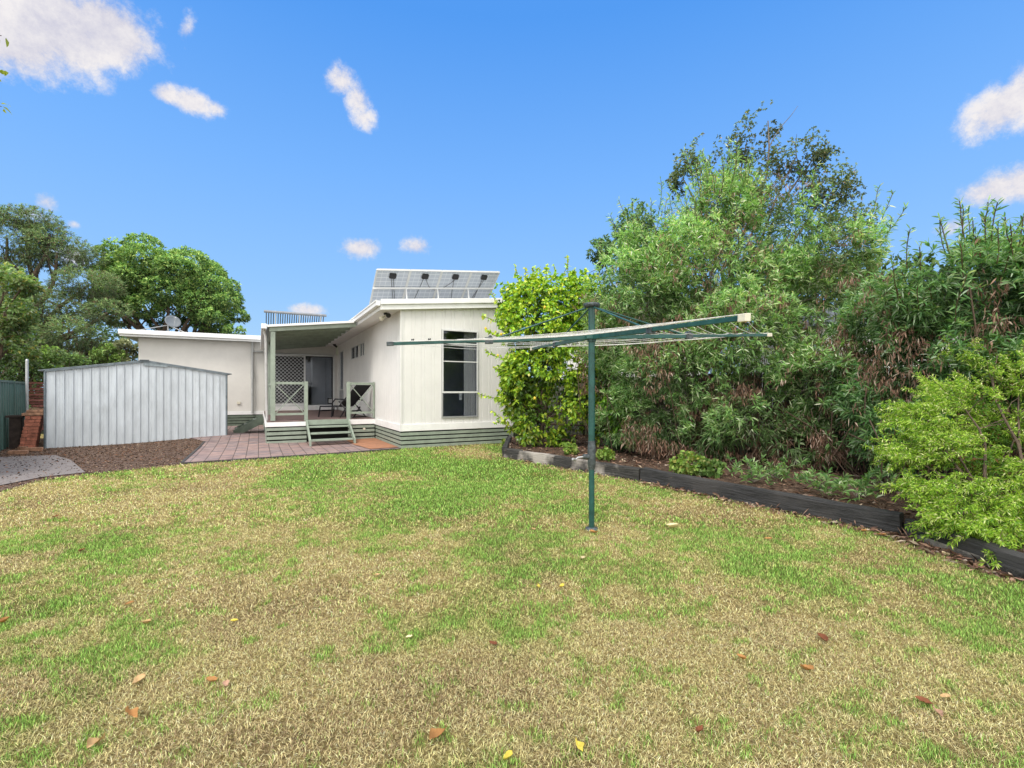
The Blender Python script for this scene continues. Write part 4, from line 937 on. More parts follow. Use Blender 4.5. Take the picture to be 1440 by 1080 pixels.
# main bush : union of lobes
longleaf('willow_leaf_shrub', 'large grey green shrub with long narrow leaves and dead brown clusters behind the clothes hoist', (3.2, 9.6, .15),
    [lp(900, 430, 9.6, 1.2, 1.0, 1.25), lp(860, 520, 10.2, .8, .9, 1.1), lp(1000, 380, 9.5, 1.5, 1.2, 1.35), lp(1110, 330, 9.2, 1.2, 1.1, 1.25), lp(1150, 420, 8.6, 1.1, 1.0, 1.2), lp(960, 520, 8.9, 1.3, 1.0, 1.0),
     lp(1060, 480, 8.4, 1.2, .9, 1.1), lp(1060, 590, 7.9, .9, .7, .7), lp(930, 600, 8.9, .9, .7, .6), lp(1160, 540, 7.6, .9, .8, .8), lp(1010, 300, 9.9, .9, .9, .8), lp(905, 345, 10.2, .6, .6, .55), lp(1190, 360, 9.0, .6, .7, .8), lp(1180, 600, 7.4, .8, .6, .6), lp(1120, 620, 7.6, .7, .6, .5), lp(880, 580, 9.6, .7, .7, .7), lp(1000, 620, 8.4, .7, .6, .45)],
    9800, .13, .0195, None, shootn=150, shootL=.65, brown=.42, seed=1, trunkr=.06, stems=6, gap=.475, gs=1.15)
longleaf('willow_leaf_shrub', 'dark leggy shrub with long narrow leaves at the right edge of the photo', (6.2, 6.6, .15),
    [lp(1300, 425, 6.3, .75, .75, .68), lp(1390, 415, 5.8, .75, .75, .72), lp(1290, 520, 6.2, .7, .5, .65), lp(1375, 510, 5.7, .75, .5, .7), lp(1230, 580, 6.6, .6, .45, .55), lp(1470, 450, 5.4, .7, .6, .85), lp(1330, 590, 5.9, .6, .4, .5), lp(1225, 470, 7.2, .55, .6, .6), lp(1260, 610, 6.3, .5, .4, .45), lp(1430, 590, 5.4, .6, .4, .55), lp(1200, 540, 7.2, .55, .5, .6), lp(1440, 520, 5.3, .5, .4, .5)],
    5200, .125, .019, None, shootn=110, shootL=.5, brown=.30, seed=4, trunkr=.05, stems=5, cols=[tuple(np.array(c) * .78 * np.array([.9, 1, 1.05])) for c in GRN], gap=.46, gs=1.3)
# fine dark tree behind with sparse top
def finetree(name, label, base, lobes, n, k, L, W, cols, cw, trunkr, seed, gap=.45, mat_=None, bark=None, shell=(.3, 1), spread=1.4, cat='tree', stems=1, fork=.45, droop=.3, up=.2, noise=.3, group=None):
    root = thing(name, label, cat, base, group); trunk(root, base, [np.array(l[0]) for l in lobes][:14], trunkr, bark or M['bark'], stems=stems, fork=fork)
    p, d, i = lobes_sample(lobes, n, shell=shell, noise=noise, gap=gap, seed=seed)
    trimesh('crown', *merge([rosettes(p, d, k, L, W, cols, cw, spread=spread, droop=droop, six=False, up=up, cvar=np.clip(.9 + .55 * d[:, 2], .45, 1.5))]), mat_ or M['leafd'], root)  # light from above put into leaf colour: tops paler, undersides darker
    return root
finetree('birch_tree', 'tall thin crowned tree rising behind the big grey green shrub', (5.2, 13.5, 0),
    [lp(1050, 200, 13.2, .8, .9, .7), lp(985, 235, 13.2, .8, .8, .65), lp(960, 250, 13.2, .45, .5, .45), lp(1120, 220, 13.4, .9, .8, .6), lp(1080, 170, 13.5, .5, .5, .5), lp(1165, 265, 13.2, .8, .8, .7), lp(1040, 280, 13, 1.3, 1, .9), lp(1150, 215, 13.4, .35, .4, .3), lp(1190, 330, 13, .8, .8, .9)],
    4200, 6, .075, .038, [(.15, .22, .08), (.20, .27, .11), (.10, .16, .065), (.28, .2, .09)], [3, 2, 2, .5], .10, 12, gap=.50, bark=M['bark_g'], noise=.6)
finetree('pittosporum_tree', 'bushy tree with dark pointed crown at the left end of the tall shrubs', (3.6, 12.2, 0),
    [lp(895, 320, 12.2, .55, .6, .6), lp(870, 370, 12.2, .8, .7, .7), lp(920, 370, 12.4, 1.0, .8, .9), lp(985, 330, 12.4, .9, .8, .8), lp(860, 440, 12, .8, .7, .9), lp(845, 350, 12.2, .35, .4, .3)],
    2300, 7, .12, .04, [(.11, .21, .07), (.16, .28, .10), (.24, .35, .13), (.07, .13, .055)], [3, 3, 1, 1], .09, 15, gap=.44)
# lemon tree
LEM = [(.48, .70, .06), (.62, .76, .08), (.32, .56, .05), (.16, .34, .04), (.74, .74, .12)]
def lemon():
    base = G(757, 627, .12); root = thing('lemon_tree', 'bright yellow green lemon tree at the corner of the house', 'tree', base)
    lobes = [lp(708, 428, 11.3, .28, .35, .25), lp(715, 520, 10.9, .25, .3, .2), lp(728, 480, 11.0, .4, .5, .5), lp(722, 440, 11.2, .4, .45, .4), lp(725, 560, 10.8, .4, .45, .6), lp(845, 480, 11.3, .5, .5, .7), lp(770, 440, 11.2, 1.05, .9, .85), lp(740, 420, 11.4, .6, .6, .55), lp(815, 420, 11.4, .55, .6, .7), lp(770, 485, 10.9, .75, .75, .5), lp(765, 520, 10.9, .85, .8, .8), lp(815, 560, 10.8, .7, .7, .8), lp(750, 590, 10.9, .55, .55, .6), lp(850, 600, 10.9, .35, .4, .4), lp(735, 545, 10.9, .5, .5, .55), lp(790, 615, 10.9, .5, .4, .35)]
    trunk(root, base, [np.array(l[0]) for l in lobes], .055, M['bark'], stems=3, fork=.25)
    p, d, i = lobes_sample(lobes, 3200, shell=(.45, 1.0), noise=.6, gap=.47, seed=21, gs=2.0)
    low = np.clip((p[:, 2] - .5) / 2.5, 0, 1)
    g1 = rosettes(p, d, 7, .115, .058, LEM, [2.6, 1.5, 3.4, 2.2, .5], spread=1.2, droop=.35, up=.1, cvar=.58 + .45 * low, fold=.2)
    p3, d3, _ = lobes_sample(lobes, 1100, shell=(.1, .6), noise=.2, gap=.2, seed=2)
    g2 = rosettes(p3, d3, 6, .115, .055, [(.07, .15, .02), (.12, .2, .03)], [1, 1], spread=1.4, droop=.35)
    st = [P(705, 440, 11.3), P(730, 400, 11.5), P(750, 400, 11.5), P(790, 400, 11.4), P(770, 400, 11.4), P(800, 395, 11.3), P(715, 420, 11.4), P(760, 405, 11.3), P(812, 400, 11.3), P(826, 420, 11.3), P(740, 410, 11.2), P(783, 398, 11.5)]
    g3, l1 = shoots(st, [unit(np.array([R.normal(0, .2), 0, 1])) for _ in st], .55, .05, .11, .045, LEM, [3, 3, 1, 0, 1])
    st2 = [P(725, 520, 10.6), P(715, 505, 10.6), P(715, 560, 10.6), P(722, 585, 10.6), P(720, 600, 10.6), P(712, 480, 10.8), P(718, 470, 10.8), P(710, 455, 11)]
    g4, l2 = shoots(st2, [unit(np.array([-1, -.2, .1 + .25 * R.normal()])) for _ in st2], .6, .055, .11, .05, LEM, [3, 2, 3, 1, 1])
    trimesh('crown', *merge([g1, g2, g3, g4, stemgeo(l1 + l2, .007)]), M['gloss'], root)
    for (px, py, Y) in ((683, 462, 10.9), (705, 470, 10.7), (700, 500, 10.6), (752, 560, 10.3), (766, 432, 10.4)):
        q = P(px, py, Y); w = MB(); w.tube([q + ZZ*.035, q + ZZ*.02, q, q - ZZ*.02, q - ZZ*.035], [.008, .026, .032, .026, .008], 10); w.build('lemon', M['lemon'], root)
lemon()
# citrus sapling beside the pole
b = G(868, 632, .12); root = thing('citrus_sapling', 'small bright green citrus sapling right of the hoist pole', 'shrub', b)
lb_ = [lp(868, 570, 9.7, .32, .3, .35), lp(880, 600, 9.7, .25, .25, .2)]; trunk(root, b, [np.array(l[0]) for l in lb_], .02, M['bark']); p, d, i = lobes_sample(lb_, 130, gap=.3)
trimesh('crown', *rosettes(p, d, 7, .11, .05, [(.16, .36, .03), (.24, .45, .05), (.1, .24, .03)], [2, 2, 1], droop=.5), M['gloss'], root)
# bright fine shrub lower right
def brightshrub():
    base = np.array([4.75, 4.25, .15]); root = thing('bottlebrush_shrub', 'feathery bright lime green shrub spilling over the sleeper at the right', 'shrub', base)
    lobes = [lp(1395, 742, 3.95, .24, .2, .13), lp(1335, 722, 4.2, .20, .2, .11), lp(1440, 775, 3.7, .2, .2, .12), lp(1403, 500, 5.1, .32, .35, .16), lp(1433, 535, 5.0, .35, .35, .16), lp(1348, 560, 4.9, .42, .4, .15), lp(1303, 590, 4.8, .28, .3, .12), lp(1428, 600, 4.8, .45, .4, .18), lp(1338, 630, 4.6, .46, .4, .15), lp(1283, 645, 4.7, .22, .25, .10), lp(1438, 660, 4.4, .40, .4, .18), lp(1368, 690, 4.3, .42, .35, .14), lp(1458, 715, 4.1, .35, .3, .16), lp(1308, 690, 4.4, .16, .2, .10), lp(1408, 735, 4.0, .20, .2, .10), lp(1478, 770, 3.8, .25, .2, .14)]
    t = trunk(root, base, [np.array(l[0]) for l in lobes], .03, M['bark'], stems=3, fork=.2)
    p, d, i = lobes_sample(lobes, 1350, shell=(.3, 1.0), noise=.6, gap=.48, seed=31, gs=3.2)
    C = np.array([l[0] for l in lobes])[i]; outw = unit((C - (base + ZZ * .7)) * (1, 1, .6))
    dirs = unit(outw * 1.1 + d * .45 + np.array([-.25, -.1, .22]) + R.normal(0, .16, d.shape))
    CB = [(.30, .50, .05), (.46, .64, .11), (.19, .38, .04), (.09, .21, .028), (.72, .76, .38)]
    g1, l1 = shoots(p, dirs, .21, .012, .05, .0095, CB, [3, 3, 2.4, 1.2, 1.3], six=False, bendup=-.12, droop=.3)
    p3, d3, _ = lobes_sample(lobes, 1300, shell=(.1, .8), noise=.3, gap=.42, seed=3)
    g2 = rosettes(p3 + (.12, .14, -.08), d3, 8, .05, .014, [(.08, .18, .03), (.14, .28, .035), (.24, .10, .05)], [1, 1, .25], spread=1.4, droop=.35, six=False)  # dark inner fill: the shrub's interior shade is put into these leaf colours
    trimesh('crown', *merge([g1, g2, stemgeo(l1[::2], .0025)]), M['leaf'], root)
brightshrub()
# low plants in the bed
def lowplant(px, py, z, r, label, name='geranium', cols=None, n=60, L=.07, W=.06):
    b = G(px, py, z); root = thing(name, label, 'plant', b); lb_ = [(b + ZZ * r * .5, (r, r, r * .6))]; p, d, i = lobes_sample(lb_, n, shell=(.5, 1), gap=.35)
    p[:, 2] = np.maximum(p[:, 2], b[2] + .02)
    trimesh('foliage', *rosettes(p, d, 6, L, W, cols or [(.22, .36, .07), (.34, .44, .12), (.15, .26, .05), (.45, .42, .12)], [3, 2, 2, .6], spread=1.2, six=False, fold=.1), M['leaf'], root)
    mb = MB()
    for k in range(8): limb(mb, b + R.normal(0, .03, 3) * (1, 1, 0), p[k * 3 % len(p)], .006, .003, .1, 4, 4)
    mb.build('stems', M['bark_g'], root)
lowplant(800, 637, .17, .17, 'small yellow green clump at the foot of the lemon tree')
lowplant(852, 645, .17, .16, 'pale low clump just right of the hoist pole')
lowplant(968, 664, .17, .26, 'wide low pale green clump behind the middle sleeper', n=130)
lowplant(1000, 668, .17, .20, 'darker low clump right of the wide pale green clump', cols=[(.15, .26, .07), (.10, .2, .05), (.2, .3, .1), (.3, .3, .12)], n=80)
lowplant(706, 625, .02, .13, 'tiny bright green tuft at the near corner of the house', n=40)
# strappy plant
b = G(872, 640, .15) + np.array([.1, .5, 0]); root = thing('strappy_plant', 'dark green strappy leaved clump under the citrus sapling', 'plant', b); n = 70
az = R.uniform(0, 2 * PI, n); D_ = unit(np.stack([np.cos(az) * .8, np.sin(az) * .8, np.ones(n)], 1)); trimesh('foliage', *leafgeo(np.tile(b, (n, 1)) + R.normal(0, .05, (n, 3)) * (1, 1, 0), D_, R.uniform(.5, .9, n), .035, colmix(n, [(.03, .08, .03), (.06, .13, .05)], [1, 1]), .7, .1), M['leafd'], root)
# small suckers of the long leaf shrub in the bed
for px, py, lb in ((1090, 672, 'low sprig of long leaves touching the soil below the brown leaf clusters'), (1060, 678, 'low sprig of long leaves right of the pale green clumps'), (1250, 690, 'low sprig of long leaves tucked beside the bright green shrub'), (1150, 690, 'low sprig of long leaves behind the black sleeper'), (1205, 700, 'low sprig of long leaves left of the bright green shrub')):
    b = G(px, py, .18); root = thing('shrub_sprig', lb, 'plant', b); p = b + R.normal(0, .16, (26, 3)) * (1, 1, .4) + ZZ*.14; p[:, 2] = np.maximum(p[:, 2], b[2] + .02); trimesh('foliage', *rosettes(p, np.tile([[0, 0, 1.0]], (26, 1)), 9, .13, .02, [tuple(np.array(c) * .75) for c in GRN], [3, 3, 2, 1, .2], droop=.4), M['leaf'], root)
    mb = MB(); [limb(mb, b, q, .005, .003, .1, 4, 4) for q in p[::3]]; mb.build('stems', M['bark_g'], root)
# bed litter
n = 16000; x = R.uniform(-.5, 7.5, n); y = R.uniform(1, 13.3, n); k = inpoly(x, y, bed) & ~inpoly(x, y, [HP(0, 0, 0), HP(WT + .1, 0, 0), HP(WT + .1, 6, 0), HP(0, 6, 0)]); x, y = x[k], y[k]
p = np.stack([x, y, .125 + .09 * fbm(x * 1.6, y * 1.6, 0, 3) - .02 + R.uniform(0, .015, len(x))], 1); d = unit(np.stack([R.normal(size=len(x)), R.normal(size=len(x)), R.normal(0, .25, len(x))], 1))
e_ = []
for a_, b_2, m_ in ((sl_a, sl_b, 120), (sl_b, sl_c, 420), (sl_c, sl_d, 420)):
    dd_ = unit(b_2 - a_); nn_ = np.array([-dd_[1], dd_[0], 0]); nn_ = nn_ if nn_[0] < 0 else -nn_
    for _ in range(m_): e_.append(a_ + (b_2 - a_) * R.random() + nn_ * (.07 + abs(R.normal(0, .09))) + ZZ * (.012 + R.uniform(0, .02)))
e_ = np.array(e_); p = np.concatenate([p, e_]); d = np.concatenate([d, unit(R.normal(size=e_.shape) * (1, 1, .25))])
tag(trimesh('leaf_litter', *leafgeo(p, d, R.uniform(.04, .12, len(p)), R.uniform(.01, .03, len(p)), colmix(len(p), BRN + [(.45, .36, .26), (.05, .03, .025)], [3, 3, 3, 1, .5, 3]), .1, .2, False), M['litter']), 'brown leaf litter and bark covering the garden bed', 'leaf litter', kind='stuff')
n = 42000; x = R.uniform(-16, -5, n); y = R.uniform(6.5, 15, n); k = inpoly(x, y, mulch); x, y = x[k], y[k]
p = np.stack([x, y, gh(x, y) + .012], 1); d = unit(np.stack([R.normal(size=len(x)), R.normal(size=len(x)), R.normal(0, .2, len(x))], 1))
gA = leafgeo(p, d, R.uniform(.02, .06, len(p)), R.uniform(.008, .02, len(p)), colmix(len(p), [(.26, .13, .08), (.13, .085, .06), (.36, .27, .2), (.05, .035, .028)], [1.4, 3, 1.2, 2.5]), .0, .2, False)
n = 1300; x = R.uniform(-14, -8, n); y = R.uniform(6, 12, n); k = inpoly(x, y, conc); x, y = x[k], y[k]; p = np.stack([x, y, gh(x, y) + .024], 1)
d = unit(np.stack([R.normal(size=len(x)), R.normal(size=len(x)), R.normal(0, .1, len(x))], 1)); gB = leafgeo(p, d, R.uniform(.02, .05, len(p)), R.uniform(.012, .03, len(p)), colmix(len(p), [(.03, .022, .018), (.25, .12, .07)], [4, 1]), 0, .3, False)
tag(trimesh('ground_debris', *merge([gA, gB]), M['litter']), 'small twigs, pods and dry leaves scattered before the shed', 'debris', kind='stuff')

# ================================================================== TREES left
def ring_lobes(c, rad, n, lr, seed, flat=.8):
    rs = np.random.default_rng(seed); out = []
    for k in range(n):
        z = -.55 + 1.5 * (k + .5) / n; z = min(z, .98); th = k * 2.39996 + rs.uniform(-.25, .25); q = math.sqrt(max(0, 1 - z * z))
        rr = rs.uniform(.74, .98); l = lr * rs.uniform(.75, 1.25); out.append((np.array(c) + np.array([q * math.cos(th) * rad[0], q * math.sin(th) * rad[1], z * rad[2]]) * rr, (l, l, l * flat)))
    return out
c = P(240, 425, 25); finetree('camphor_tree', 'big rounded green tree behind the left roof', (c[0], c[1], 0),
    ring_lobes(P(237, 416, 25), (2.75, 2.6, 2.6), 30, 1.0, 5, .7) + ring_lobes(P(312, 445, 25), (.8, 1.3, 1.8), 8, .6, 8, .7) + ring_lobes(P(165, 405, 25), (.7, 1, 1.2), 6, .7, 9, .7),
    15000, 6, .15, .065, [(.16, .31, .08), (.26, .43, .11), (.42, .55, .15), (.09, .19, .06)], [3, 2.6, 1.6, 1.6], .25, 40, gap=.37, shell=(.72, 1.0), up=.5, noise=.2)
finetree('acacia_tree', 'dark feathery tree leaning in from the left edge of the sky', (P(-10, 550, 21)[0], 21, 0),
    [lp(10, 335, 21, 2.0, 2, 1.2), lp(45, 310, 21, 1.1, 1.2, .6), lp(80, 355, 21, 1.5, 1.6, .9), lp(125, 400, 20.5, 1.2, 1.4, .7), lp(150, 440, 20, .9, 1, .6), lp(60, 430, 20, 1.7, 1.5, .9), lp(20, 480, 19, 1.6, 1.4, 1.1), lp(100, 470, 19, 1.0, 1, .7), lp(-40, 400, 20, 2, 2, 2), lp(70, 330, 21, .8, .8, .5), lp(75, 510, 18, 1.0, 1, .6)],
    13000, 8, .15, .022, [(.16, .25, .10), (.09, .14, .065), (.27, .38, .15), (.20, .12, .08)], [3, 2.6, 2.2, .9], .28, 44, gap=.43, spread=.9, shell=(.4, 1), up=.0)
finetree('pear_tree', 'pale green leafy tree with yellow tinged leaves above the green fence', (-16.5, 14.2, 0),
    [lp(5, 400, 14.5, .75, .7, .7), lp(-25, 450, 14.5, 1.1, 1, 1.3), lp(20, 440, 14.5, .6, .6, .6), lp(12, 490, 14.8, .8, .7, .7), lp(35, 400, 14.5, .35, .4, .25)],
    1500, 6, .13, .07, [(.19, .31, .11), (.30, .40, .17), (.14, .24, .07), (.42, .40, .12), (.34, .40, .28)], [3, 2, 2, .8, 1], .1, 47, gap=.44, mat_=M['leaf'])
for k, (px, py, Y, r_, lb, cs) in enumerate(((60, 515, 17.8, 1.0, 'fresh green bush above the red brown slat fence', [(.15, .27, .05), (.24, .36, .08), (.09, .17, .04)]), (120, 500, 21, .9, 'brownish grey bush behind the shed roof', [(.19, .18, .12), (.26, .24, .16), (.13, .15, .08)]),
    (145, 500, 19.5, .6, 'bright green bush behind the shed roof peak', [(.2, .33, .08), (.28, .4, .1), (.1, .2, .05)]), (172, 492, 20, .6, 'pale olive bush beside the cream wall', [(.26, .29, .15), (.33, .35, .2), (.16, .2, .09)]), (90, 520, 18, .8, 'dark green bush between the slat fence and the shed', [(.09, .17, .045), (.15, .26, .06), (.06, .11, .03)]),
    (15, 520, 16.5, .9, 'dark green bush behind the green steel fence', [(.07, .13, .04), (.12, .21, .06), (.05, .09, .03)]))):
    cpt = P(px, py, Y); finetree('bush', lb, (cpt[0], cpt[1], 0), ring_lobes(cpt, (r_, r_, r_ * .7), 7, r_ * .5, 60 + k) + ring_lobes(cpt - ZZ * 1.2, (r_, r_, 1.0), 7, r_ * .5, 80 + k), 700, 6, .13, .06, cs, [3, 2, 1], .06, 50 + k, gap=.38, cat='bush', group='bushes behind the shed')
# background hedge further behind so no bare horizon shows
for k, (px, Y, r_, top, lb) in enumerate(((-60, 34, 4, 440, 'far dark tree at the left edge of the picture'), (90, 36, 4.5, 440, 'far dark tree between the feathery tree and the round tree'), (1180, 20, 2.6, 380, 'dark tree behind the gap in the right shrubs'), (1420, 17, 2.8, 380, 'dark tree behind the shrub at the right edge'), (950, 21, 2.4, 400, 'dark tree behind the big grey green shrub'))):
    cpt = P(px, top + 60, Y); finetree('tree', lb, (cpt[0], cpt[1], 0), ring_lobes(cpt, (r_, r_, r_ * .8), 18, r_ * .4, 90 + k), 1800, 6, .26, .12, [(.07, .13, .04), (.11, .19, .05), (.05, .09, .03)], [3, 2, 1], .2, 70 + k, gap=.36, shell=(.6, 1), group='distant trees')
# leafy twig hanging in at the top left
b = np.array([-5.6, 3.9, 4.2]); root = thing('overhanging_branch', 'thin branch with yellow green leaves hanging in at the top left corner', 'branch', b)
mb = MB(); ps, ds = [], []
for (e, ln) in ((P(2, 50, 3.9), 1), (P(8, 100, 3.9), 1), (P(2, 150, 3.9), 1)):
    pts = limb(mb, b, e, .012, .003, .1, 8, 5)
    for q in pts[-3:]:
        for _ in range(3): ps.append(q + R.normal(0, .02, 3)); ds.append(unit(np.array([.3, -.1, -.7]) + R.normal(0, .5, 3)))
mb.build('stems', M['bark'], root); trimesh('foliage', *leafgeo(np.array(ps), np.array(ds), .075, .035, colmix(len(ps), [(.35, .42, .06), (.6, .5, .06), (.2, .3, .05)], [2, 1, 1]), .3, .2), M['leaf'], root)

# ================================================================== neighbours
nb_ = thing('neighbour_house', 'white neighbouring house glimpsed through the right shrubs', 'house', (12.5, 15.5, 0))
w = MB(); w.box(9.2, 17.0, 14, 19, 0, 3.3); w.build('wall', M['nbwall'], nb_); w = MB()
w.add([(8.8, 13.6, 3.3), (17.4, 13.6, 3.3), (17.4, 19.4, 3.3), (8.8, 19.4, 3.3), (11, 16.5, 4.3), (15.2, 16.5, 4.3)], [(0,1,5,4),(1,2,5),(2,3,4,5),(3,0,4),(0,3,2,1)]); w.build('roof', M['nbroof'], nb_)
n2_ = thing('neighbour_house', 'distant house with dark tiled roof seen between lemon tree and shrubs', 'house', (7, 29, 0))
w = MB(); w.box(3.2, 11, 27, 33, 0, 5.4); w.build('wall', M['nbwall'], n2_); w = MB(); w.add([(2.6, 26.5, 5.4), (11.5, 26.5, 5.4), (11.5, 33.5, 5.4), (2.6, 33.5, 5.4), (5.2, 30, 7.6), (9, 30, 7.6)], [(0,1,5,4),(1,2,5),(2,3,4,5),(3,0,4),(0,3,2,1)]); w.build('roof', M['nbroof'], n2_)

# ================================================================== fallen leaves on the lawn
LV = [(330, 877, 'bright yellow leaf lying left of centre', 'y', .055), (195, 962, 'curled tan leaf, upper of two at the lower left', 't', .09), (297, 962, 'orange brown leaf near its paler neighbour at lower left', 'o', .08), (318, 967, 'pale pinkish leaf beside an orange brown leaf', 'p', .06), (187, 1011, 'long orange leaf near the bottom left', 'o', .09),
      (135, 1050, 'pale tan leaf standing on edge at the bottom left', 't', .07), (616, 1041, 'large curled orange leaf at the bottom centre', 'o', .10), (815, 1054, 'long yellow leaf at the bottom centre', 'y', .07), (714, 1072, 'pointed yellow leaf at the bottom edge', 'y', .06), (575, 900, 'pale cream leaf standing in the green patch', 'w', .05),
      (693, 909, 'rust brown leaf in the middle of the lawn', 'r', .07), (757, 828, 'small yellow leaf left of another yellow one', 'y', .06), (790, 828, 'small yellow leaf below the hoist pole', 'y', .06), (946, 744, 'large pale yellow leaf right of the hoist pole', 'w', .15), (835, 751, 'orange leaf at the foot of the hoist pole', 'o', .09), (1081, 760, 'orange leaf below the black sleeper', 'o', .09),
      (1158, 903, 'dark rusty curled leaf on dry grass at right', 'r', .10), (1135, 946, 'orange leaf under the rusty curled leaf', 'o', .07), (1043, 930, 'small orange leaf in the right half of the lawn', 'o', .06), (984, 1033, 'reddish leaf near the bottom right of centre', 'r', .06), (1300, 992, 'brown crumpled leaf at the lower right', 'r', .08), (1320, 1008, 'pink brown leaf under the crumpled one', 'p', .06),
      (820, 788, 'pale leaf lying below the hoist foot', 'w', .08), (750, 747, 'tan leaf left of the hoist foot', 't', .08), (735, 720, 'yellow tan leaf further left of the hoist pole', 'o', .07), (842, 705, 'pale tan leaf behind the hoist pole', 't', .09), (912, 682, 'cream leaf leaning on the sleeper joint', 'w', .13), (930, 688, 'tan leaf beside the sleeper joint', 't', .1),
      (1016, 706, 'pale leaf halfway along the black sleeper', 'w', .1), (1330, 783, 'white leaf by the right sleeper', 'w', .08), (1215, 749, 'orange leaf at the end of the black sleeper', 'o', .09), (1240, 755, 'second orange leaf at the end of the black sleeper', 'o', .09), (225, 804, 'pale round leaf in the left of the lawn', 'w', .06), (182, 852, 'orange leaf left of the bright yellow leaf', 'o', .07), (205, 880, 'tan leaf under the small orange leaf', 't', .07),
      (5, 878, 'orange leaf at the left edge of the lawn', 'o', .08), (78, 728, 'small dark leaf in the far left of the lawn', 'r', .07), (115, 776, 'dark dry leaf in the left of the lawn', 'r', .07), (530, 811, 'tan leaf right of centre left', 't', .06), (1330, 985, 'dry leaf stalk at the lower right', 't', .06)]
LC = {'y': (.66, .55, .10), 't': (.55, .37, .19), 'o': (.44, .23, .09), 'p': (.50, .31, .22), 'w': (.72, .60, .38), 'r': (.22, .085, .045)}
for (px, py, lb, kx, sz) in LV:
    b = G(px, py); a = R.uniform(0, 2 * PI); nxx, nyy = 9, 5; vs = []; fs = []; curl = R.uniform(.5, 1.3); sz = sz * .85; tw = R.normal(0, .5)
    for i in range(nxx):
        t = i / (nxx - 1); wd = math.sin(PI * t**.8)**.9 * .27 + .004
        for j in range(nyy):
            s_ = (j / (nyy - 1) - .5) * 2; x_ = (t - .5) * sz; y_ = s_ * wd * sz * (1 + .1 * R.normal()); z_ = abs(s_) * curl * wd * sz * .9 + (t - .5)**2 * curl * sz * .8 + tw * s_ * (t - .5) * sz * .4 + R.normal(0, .0012)
            vs.append((b[0] + x_ * math.cos(a) - y_ * math.sin(a), b[1] + x_ * math.sin(a) + y_ * math.cos(a), gh(b[0], b[1]) + .014 + z_))
    for i in range(nxx - 1):
        for j in range(nyy - 1):
            q = i * nyy + j; fs += [(q, q + nyy, q + nyy + 1), (q, q + nyy + 1, q + 1)]
    c = np.tile(np.array(LC[kx]) * R.uniform(.85, 1.1), (len(vs), 1)) * R.uniform(.8, 1.1, (len(vs), 1))
    tag(trimesh('fallen_leaf', np.array(vs), fs, np.clip(c, 0, .9), M['litter'], None, off=b), lb, 'leaf', 'fallen leaves on the lawn')

# ================================================================== world, light, camera
sc = bpy.context.scene
w_ = bpy.data.worlds.new('World'); sc.world = w_; w_.use_nodes = True; N = w_.node_tree.nodes; Lk = w_.node_tree.links
bg = N['Background']
SUN_EL, SUN_AZ = math.radians(52), math.radians(200)     # azimuth clockwise from +Y : behind the camera, a little left
sky = N.new('ShaderNodeTexSky'); sky.sky_type = 'NISHITA'; sky.sun_disc = False; sky.sun_elevation = SUN_EL; sky.sun_rotation = SUN_AZ; sky.ozone_density = 2.0
tc = N.new('ShaderNodeTexCoord'); nrm = N.new('ShaderNodeVectorMath'); nrm.operation = 'NORMALIZE'; Lk.new(tc.outputs['Generated'], nrm.inputs[0]); DIR = nrm.outputs[0]
sep = N.new('ShaderNodeSeparateXYZ'); Lk.new(DIR, sep.inputs[0])
def math_(op, a, b=None, clamp=False):
    n = N.new('ShaderNodeMath'); n.operation = op; n.use_clamp = clamp
    for i, v in enumerate((a, b)):
        if v is None: continue
        if isinstance(v, (int, float)): n.inputs[i].default_value = v
        else: Lk.new(v, n.inputs[i])
    return n.outputs[0]
def rng(v, a, b, c=0., d=1., smooth=True):
    n = N.new('ShaderNodeMapRange'); n.interpolation_type = 'SMOOTHSTEP' if smooth else 'LINEAR'; Lk.new(v, n.inputs[0])
    for i, k in enumerate((a, b, c, d)): n.inputs[i + 1].default_value = k
    return n.outputs[0]
# clear sky colour by elevation, blended with the physical sky
cr = N.new('ShaderNodeValToRGB'); Lk.new(sep.outputs['Z'], cr.inputs[0]); e = cr.color_ramp.elements
e[0].position = 0.0; e[0].color = (.48, .74, 1.0, 1); e[1].position = .62; e[1].color = (.09, .36, .98, 1)
k = e.new(.20); k.color = (.31, .61, 1.06, 1); k = e.new(.40); k.color = (.20, .50, 1.08, 1)
skm = N.new('ShaderNodeMixRGB'); skm.blend_type = 'MULTIPLY'; skm.inputs[0].default_value = 1; Lk.new(sky.outputs[0], skm.inputs[1]); skm.inputs[2].default_value = (.12, .12, .12, 1)
clr = N.new('ShaderNodeMixRGB'); clr.inputs[0].default_value = .88; Lk.new(skm.outputs[0], clr.inputs[1]); Lk.new(cr.outputs[0], clr.inputs[2])
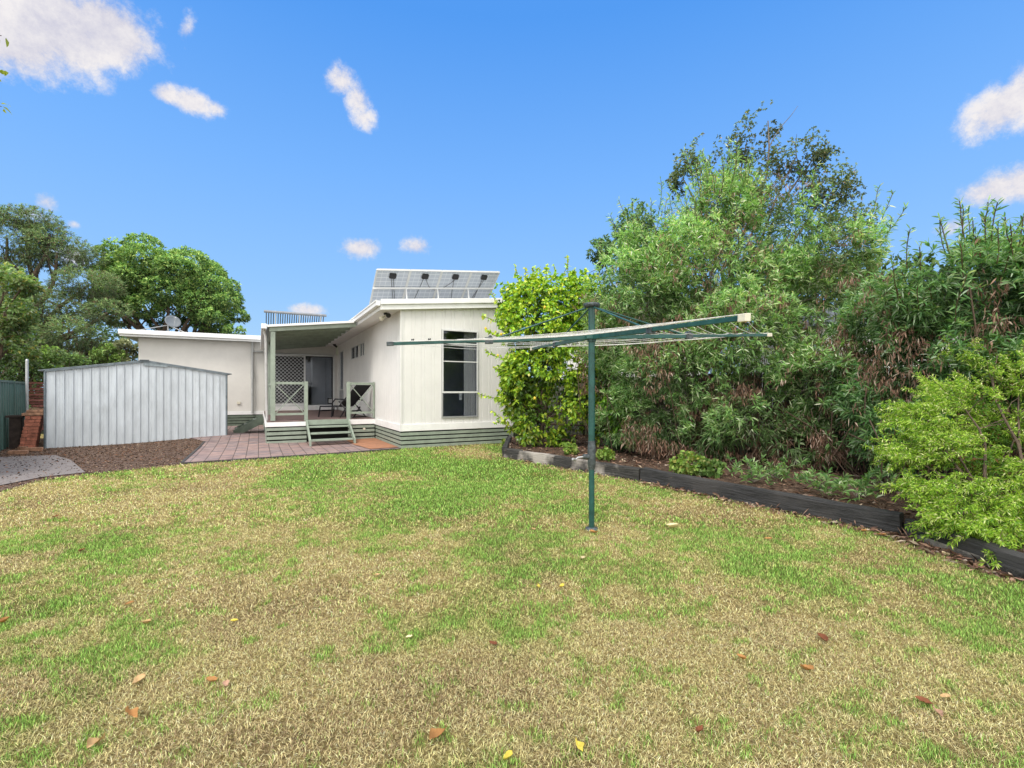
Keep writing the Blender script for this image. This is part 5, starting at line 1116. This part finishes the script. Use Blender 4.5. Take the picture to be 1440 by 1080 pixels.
# cloud field
no = N.new('ShaderNodeTexNoise'); no.inputs['Scale'].default_value = 13; no.inputs['Detail'].default_value = 10; no.inputs['Roughness'].default_value = .72; Lk.new(DIR, no.inputs['Vector'])
nb2 = N.new('ShaderNodeTexNoise'); nb2.inputs['Scale'].default_value = 5; nb2.inputs['Detail'].default_value = 5; Lk.new(DIR, nb2.inputs['Vector'])
def dirv(px, py): return unit(np.array([(px - CX) / F, 1.0, -(py - HZ) / F]))
blobs = [(10, 40, 84, 66, 0, 1.25), (80, 34, 84, 66, 0, 1.25), (150, 42, 66, 54, 0, 1.2), (195, 62, 36, 30, 0, .9), (50, 80, 60, 26, 0, .9), (262, 45, 15, 30, 10, .75), (235, 132, 26, 18, 0, .9), (268, 143, 38, 19, 0, .95), (300, 152, 20, 13, 0, .8), (480, 112, 30, 26, 20, .85), (503, 140, 24, 34, -8, .85), (512, 165, 24, 20, 0, .8),
         (508, 349, 38, 18, -8, .95), (586, 347, 30, 17, 0, .9), (432, 436, 34, 12, 0, .85), (1415, 150, 64, 40, -20, 1), (1455, 130, 50, 50, 0, 1), (1400, 265, 56, 30, -8, .95), (1450, 255, 50, 35, 0, 1), (1335, 318, 30, 18, 0, .85), (66, 284, 18, 20, 0, .8), (50, 304, 30, 12, 0, .75), (103, 316, 10, 8, 0, .75), (95, 362, 30, 20, 20, .9)]
tot = None
for (px, py, rx, ry, rot, amp) in blobs:
    c = dirv(px, py); s_ = np.linalg.norm([(px - CX) / F, 1.0, (py - HZ) / F]); ex = unit(np.cross(c, ZZ)); ey = np.cross(ex, c); a = math.radians(-rot); e1 = ex * math.cos(a) + ey * math.sin(a); e2 = -ex * math.sin(a) + ey * math.cos(a)
    k1 = F * s_ / rx; k2 = F * s_ / ry
    ds = []
    for ev, kk in ((e1, k1), (e2, k2)):
        d = N.new('ShaderNodeVectorMath'); d.operation = 'DOT_PRODUCT'; Lk.new(DIR, d.inputs[0]); d.inputs[1].default_value = [float(q) for q in ev]
        off_ = float(np.dot(c, ev)); ds.append(math_('MULTIPLY', math_('SUBTRACT', d.outputs['Value'], off_), float(kk)))
    r2 = math_('ADD', math_('MULTIPLY', ds[0], ds[0]), math_('MULTIPLY', ds[1], ds[1])); front = rng(sep.outputs['Y'], .0, .1)
    v = math_('MULTIPLY', math_('MULTIPLY', math_('POWER', 2.718, math_('MULTIPLY', r2, -.9)), float(amp)), front)
    tot = v if tot is None else math_('MAXIMUM', tot, v)
dens = rng(math_('ADD', tot, math_('MULTIPLY', math_('SUBTRACT', no.outputs['Fac'], .5), 1.7)), .40, .95)
dens = math_('MULTIPLY', dens, rng(tot, .10, .35))
# added unseen white cloud overhead and behind, for soft neutral fill light
back = math_('MAXIMUM', rng(sep.outputs['Y'], .25, -.25), rng(sep.outputs['Z'], .68, .85))
back = math_('MULTIPLY', back, rng(math_('ADD', nb2.outputs['Fac'], math_('MULTIPLY', no.outputs['Fac'], .3)), .35, .62))
cc_ = N.new('ShaderNodeValToRGB'); Lk.new(no.outputs['Fac'], cc_.inputs[0]); cc_.color_ramp.elements[0].position = .35; cc_.color_ramp.elements[0].color = (.62, .62, .74, 1); cc_.color_ramp.elements[1].position = .6; cc_.color_ramp.elements[1].color = (.90, .87, .88, 1)
m1 = N.new('ShaderNodeMixRGB'); Lk.new(dens, m1.inputs[0]); Lk.new(clr.outputs[0], m1.inputs[1]); Lk.new(cc_.outputs[0], m1.inputs[2])
m2 = N.new('ShaderNodeMixRGB'); Lk.new(back, m2.inputs[0]); Lk.new(m1.outputs[0], m2.inputs[1]); m2.inputs[2].default_value = (2.0, 1.96, 1.88, 1)
Lk.new(m2.outputs[0], bg.inputs[0]); bg.inputs[1].default_value = 1.0

sl = bpy.data.lights.new('sun', 'SUN'); sl.energy = 2.3; sl.angle = math.radians(18); sl.color = (1, .94, .85); so = bpy.data.objects.new('sun', sl); col.objects.link(so)
sdir = Vector((math.sin(SUN_AZ) * math.cos(SUN_EL), math.cos(SUN_AZ) * math.cos(SUN_EL), math.sin(SUN_EL)))
so.rotation_euler = sdir.to_track_quat('Z', 'Y').to_euler(); so.location = (0, -5, 20)
cam = bpy.data.cameras.new('camera'); co = bpy.data.objects.new('camera', cam); col.objects.link(co); co.location = (0, 0, CAMZ); co.rotation_euler = (PI / 2, 0, 0)
cam.sensor_width = 36; cam.lens = 36 * F / 1440; cam.shift_y = (HZ - 540) / 1440; cam.clip_end = 2000; cam.clip_start = .05; sc.camera = co
sc.view_settings.view_transform = 'Standard'; sc.view_settings.look = 'None'; sc.view_settings.exposure = 0
sc.cycles.max_bounces = 6; sc.cycles.diffuse_bounces = 3; sc.cycles.transparent_max_bounces = 8; sc.cycles.sample_clamp_indirect = 8
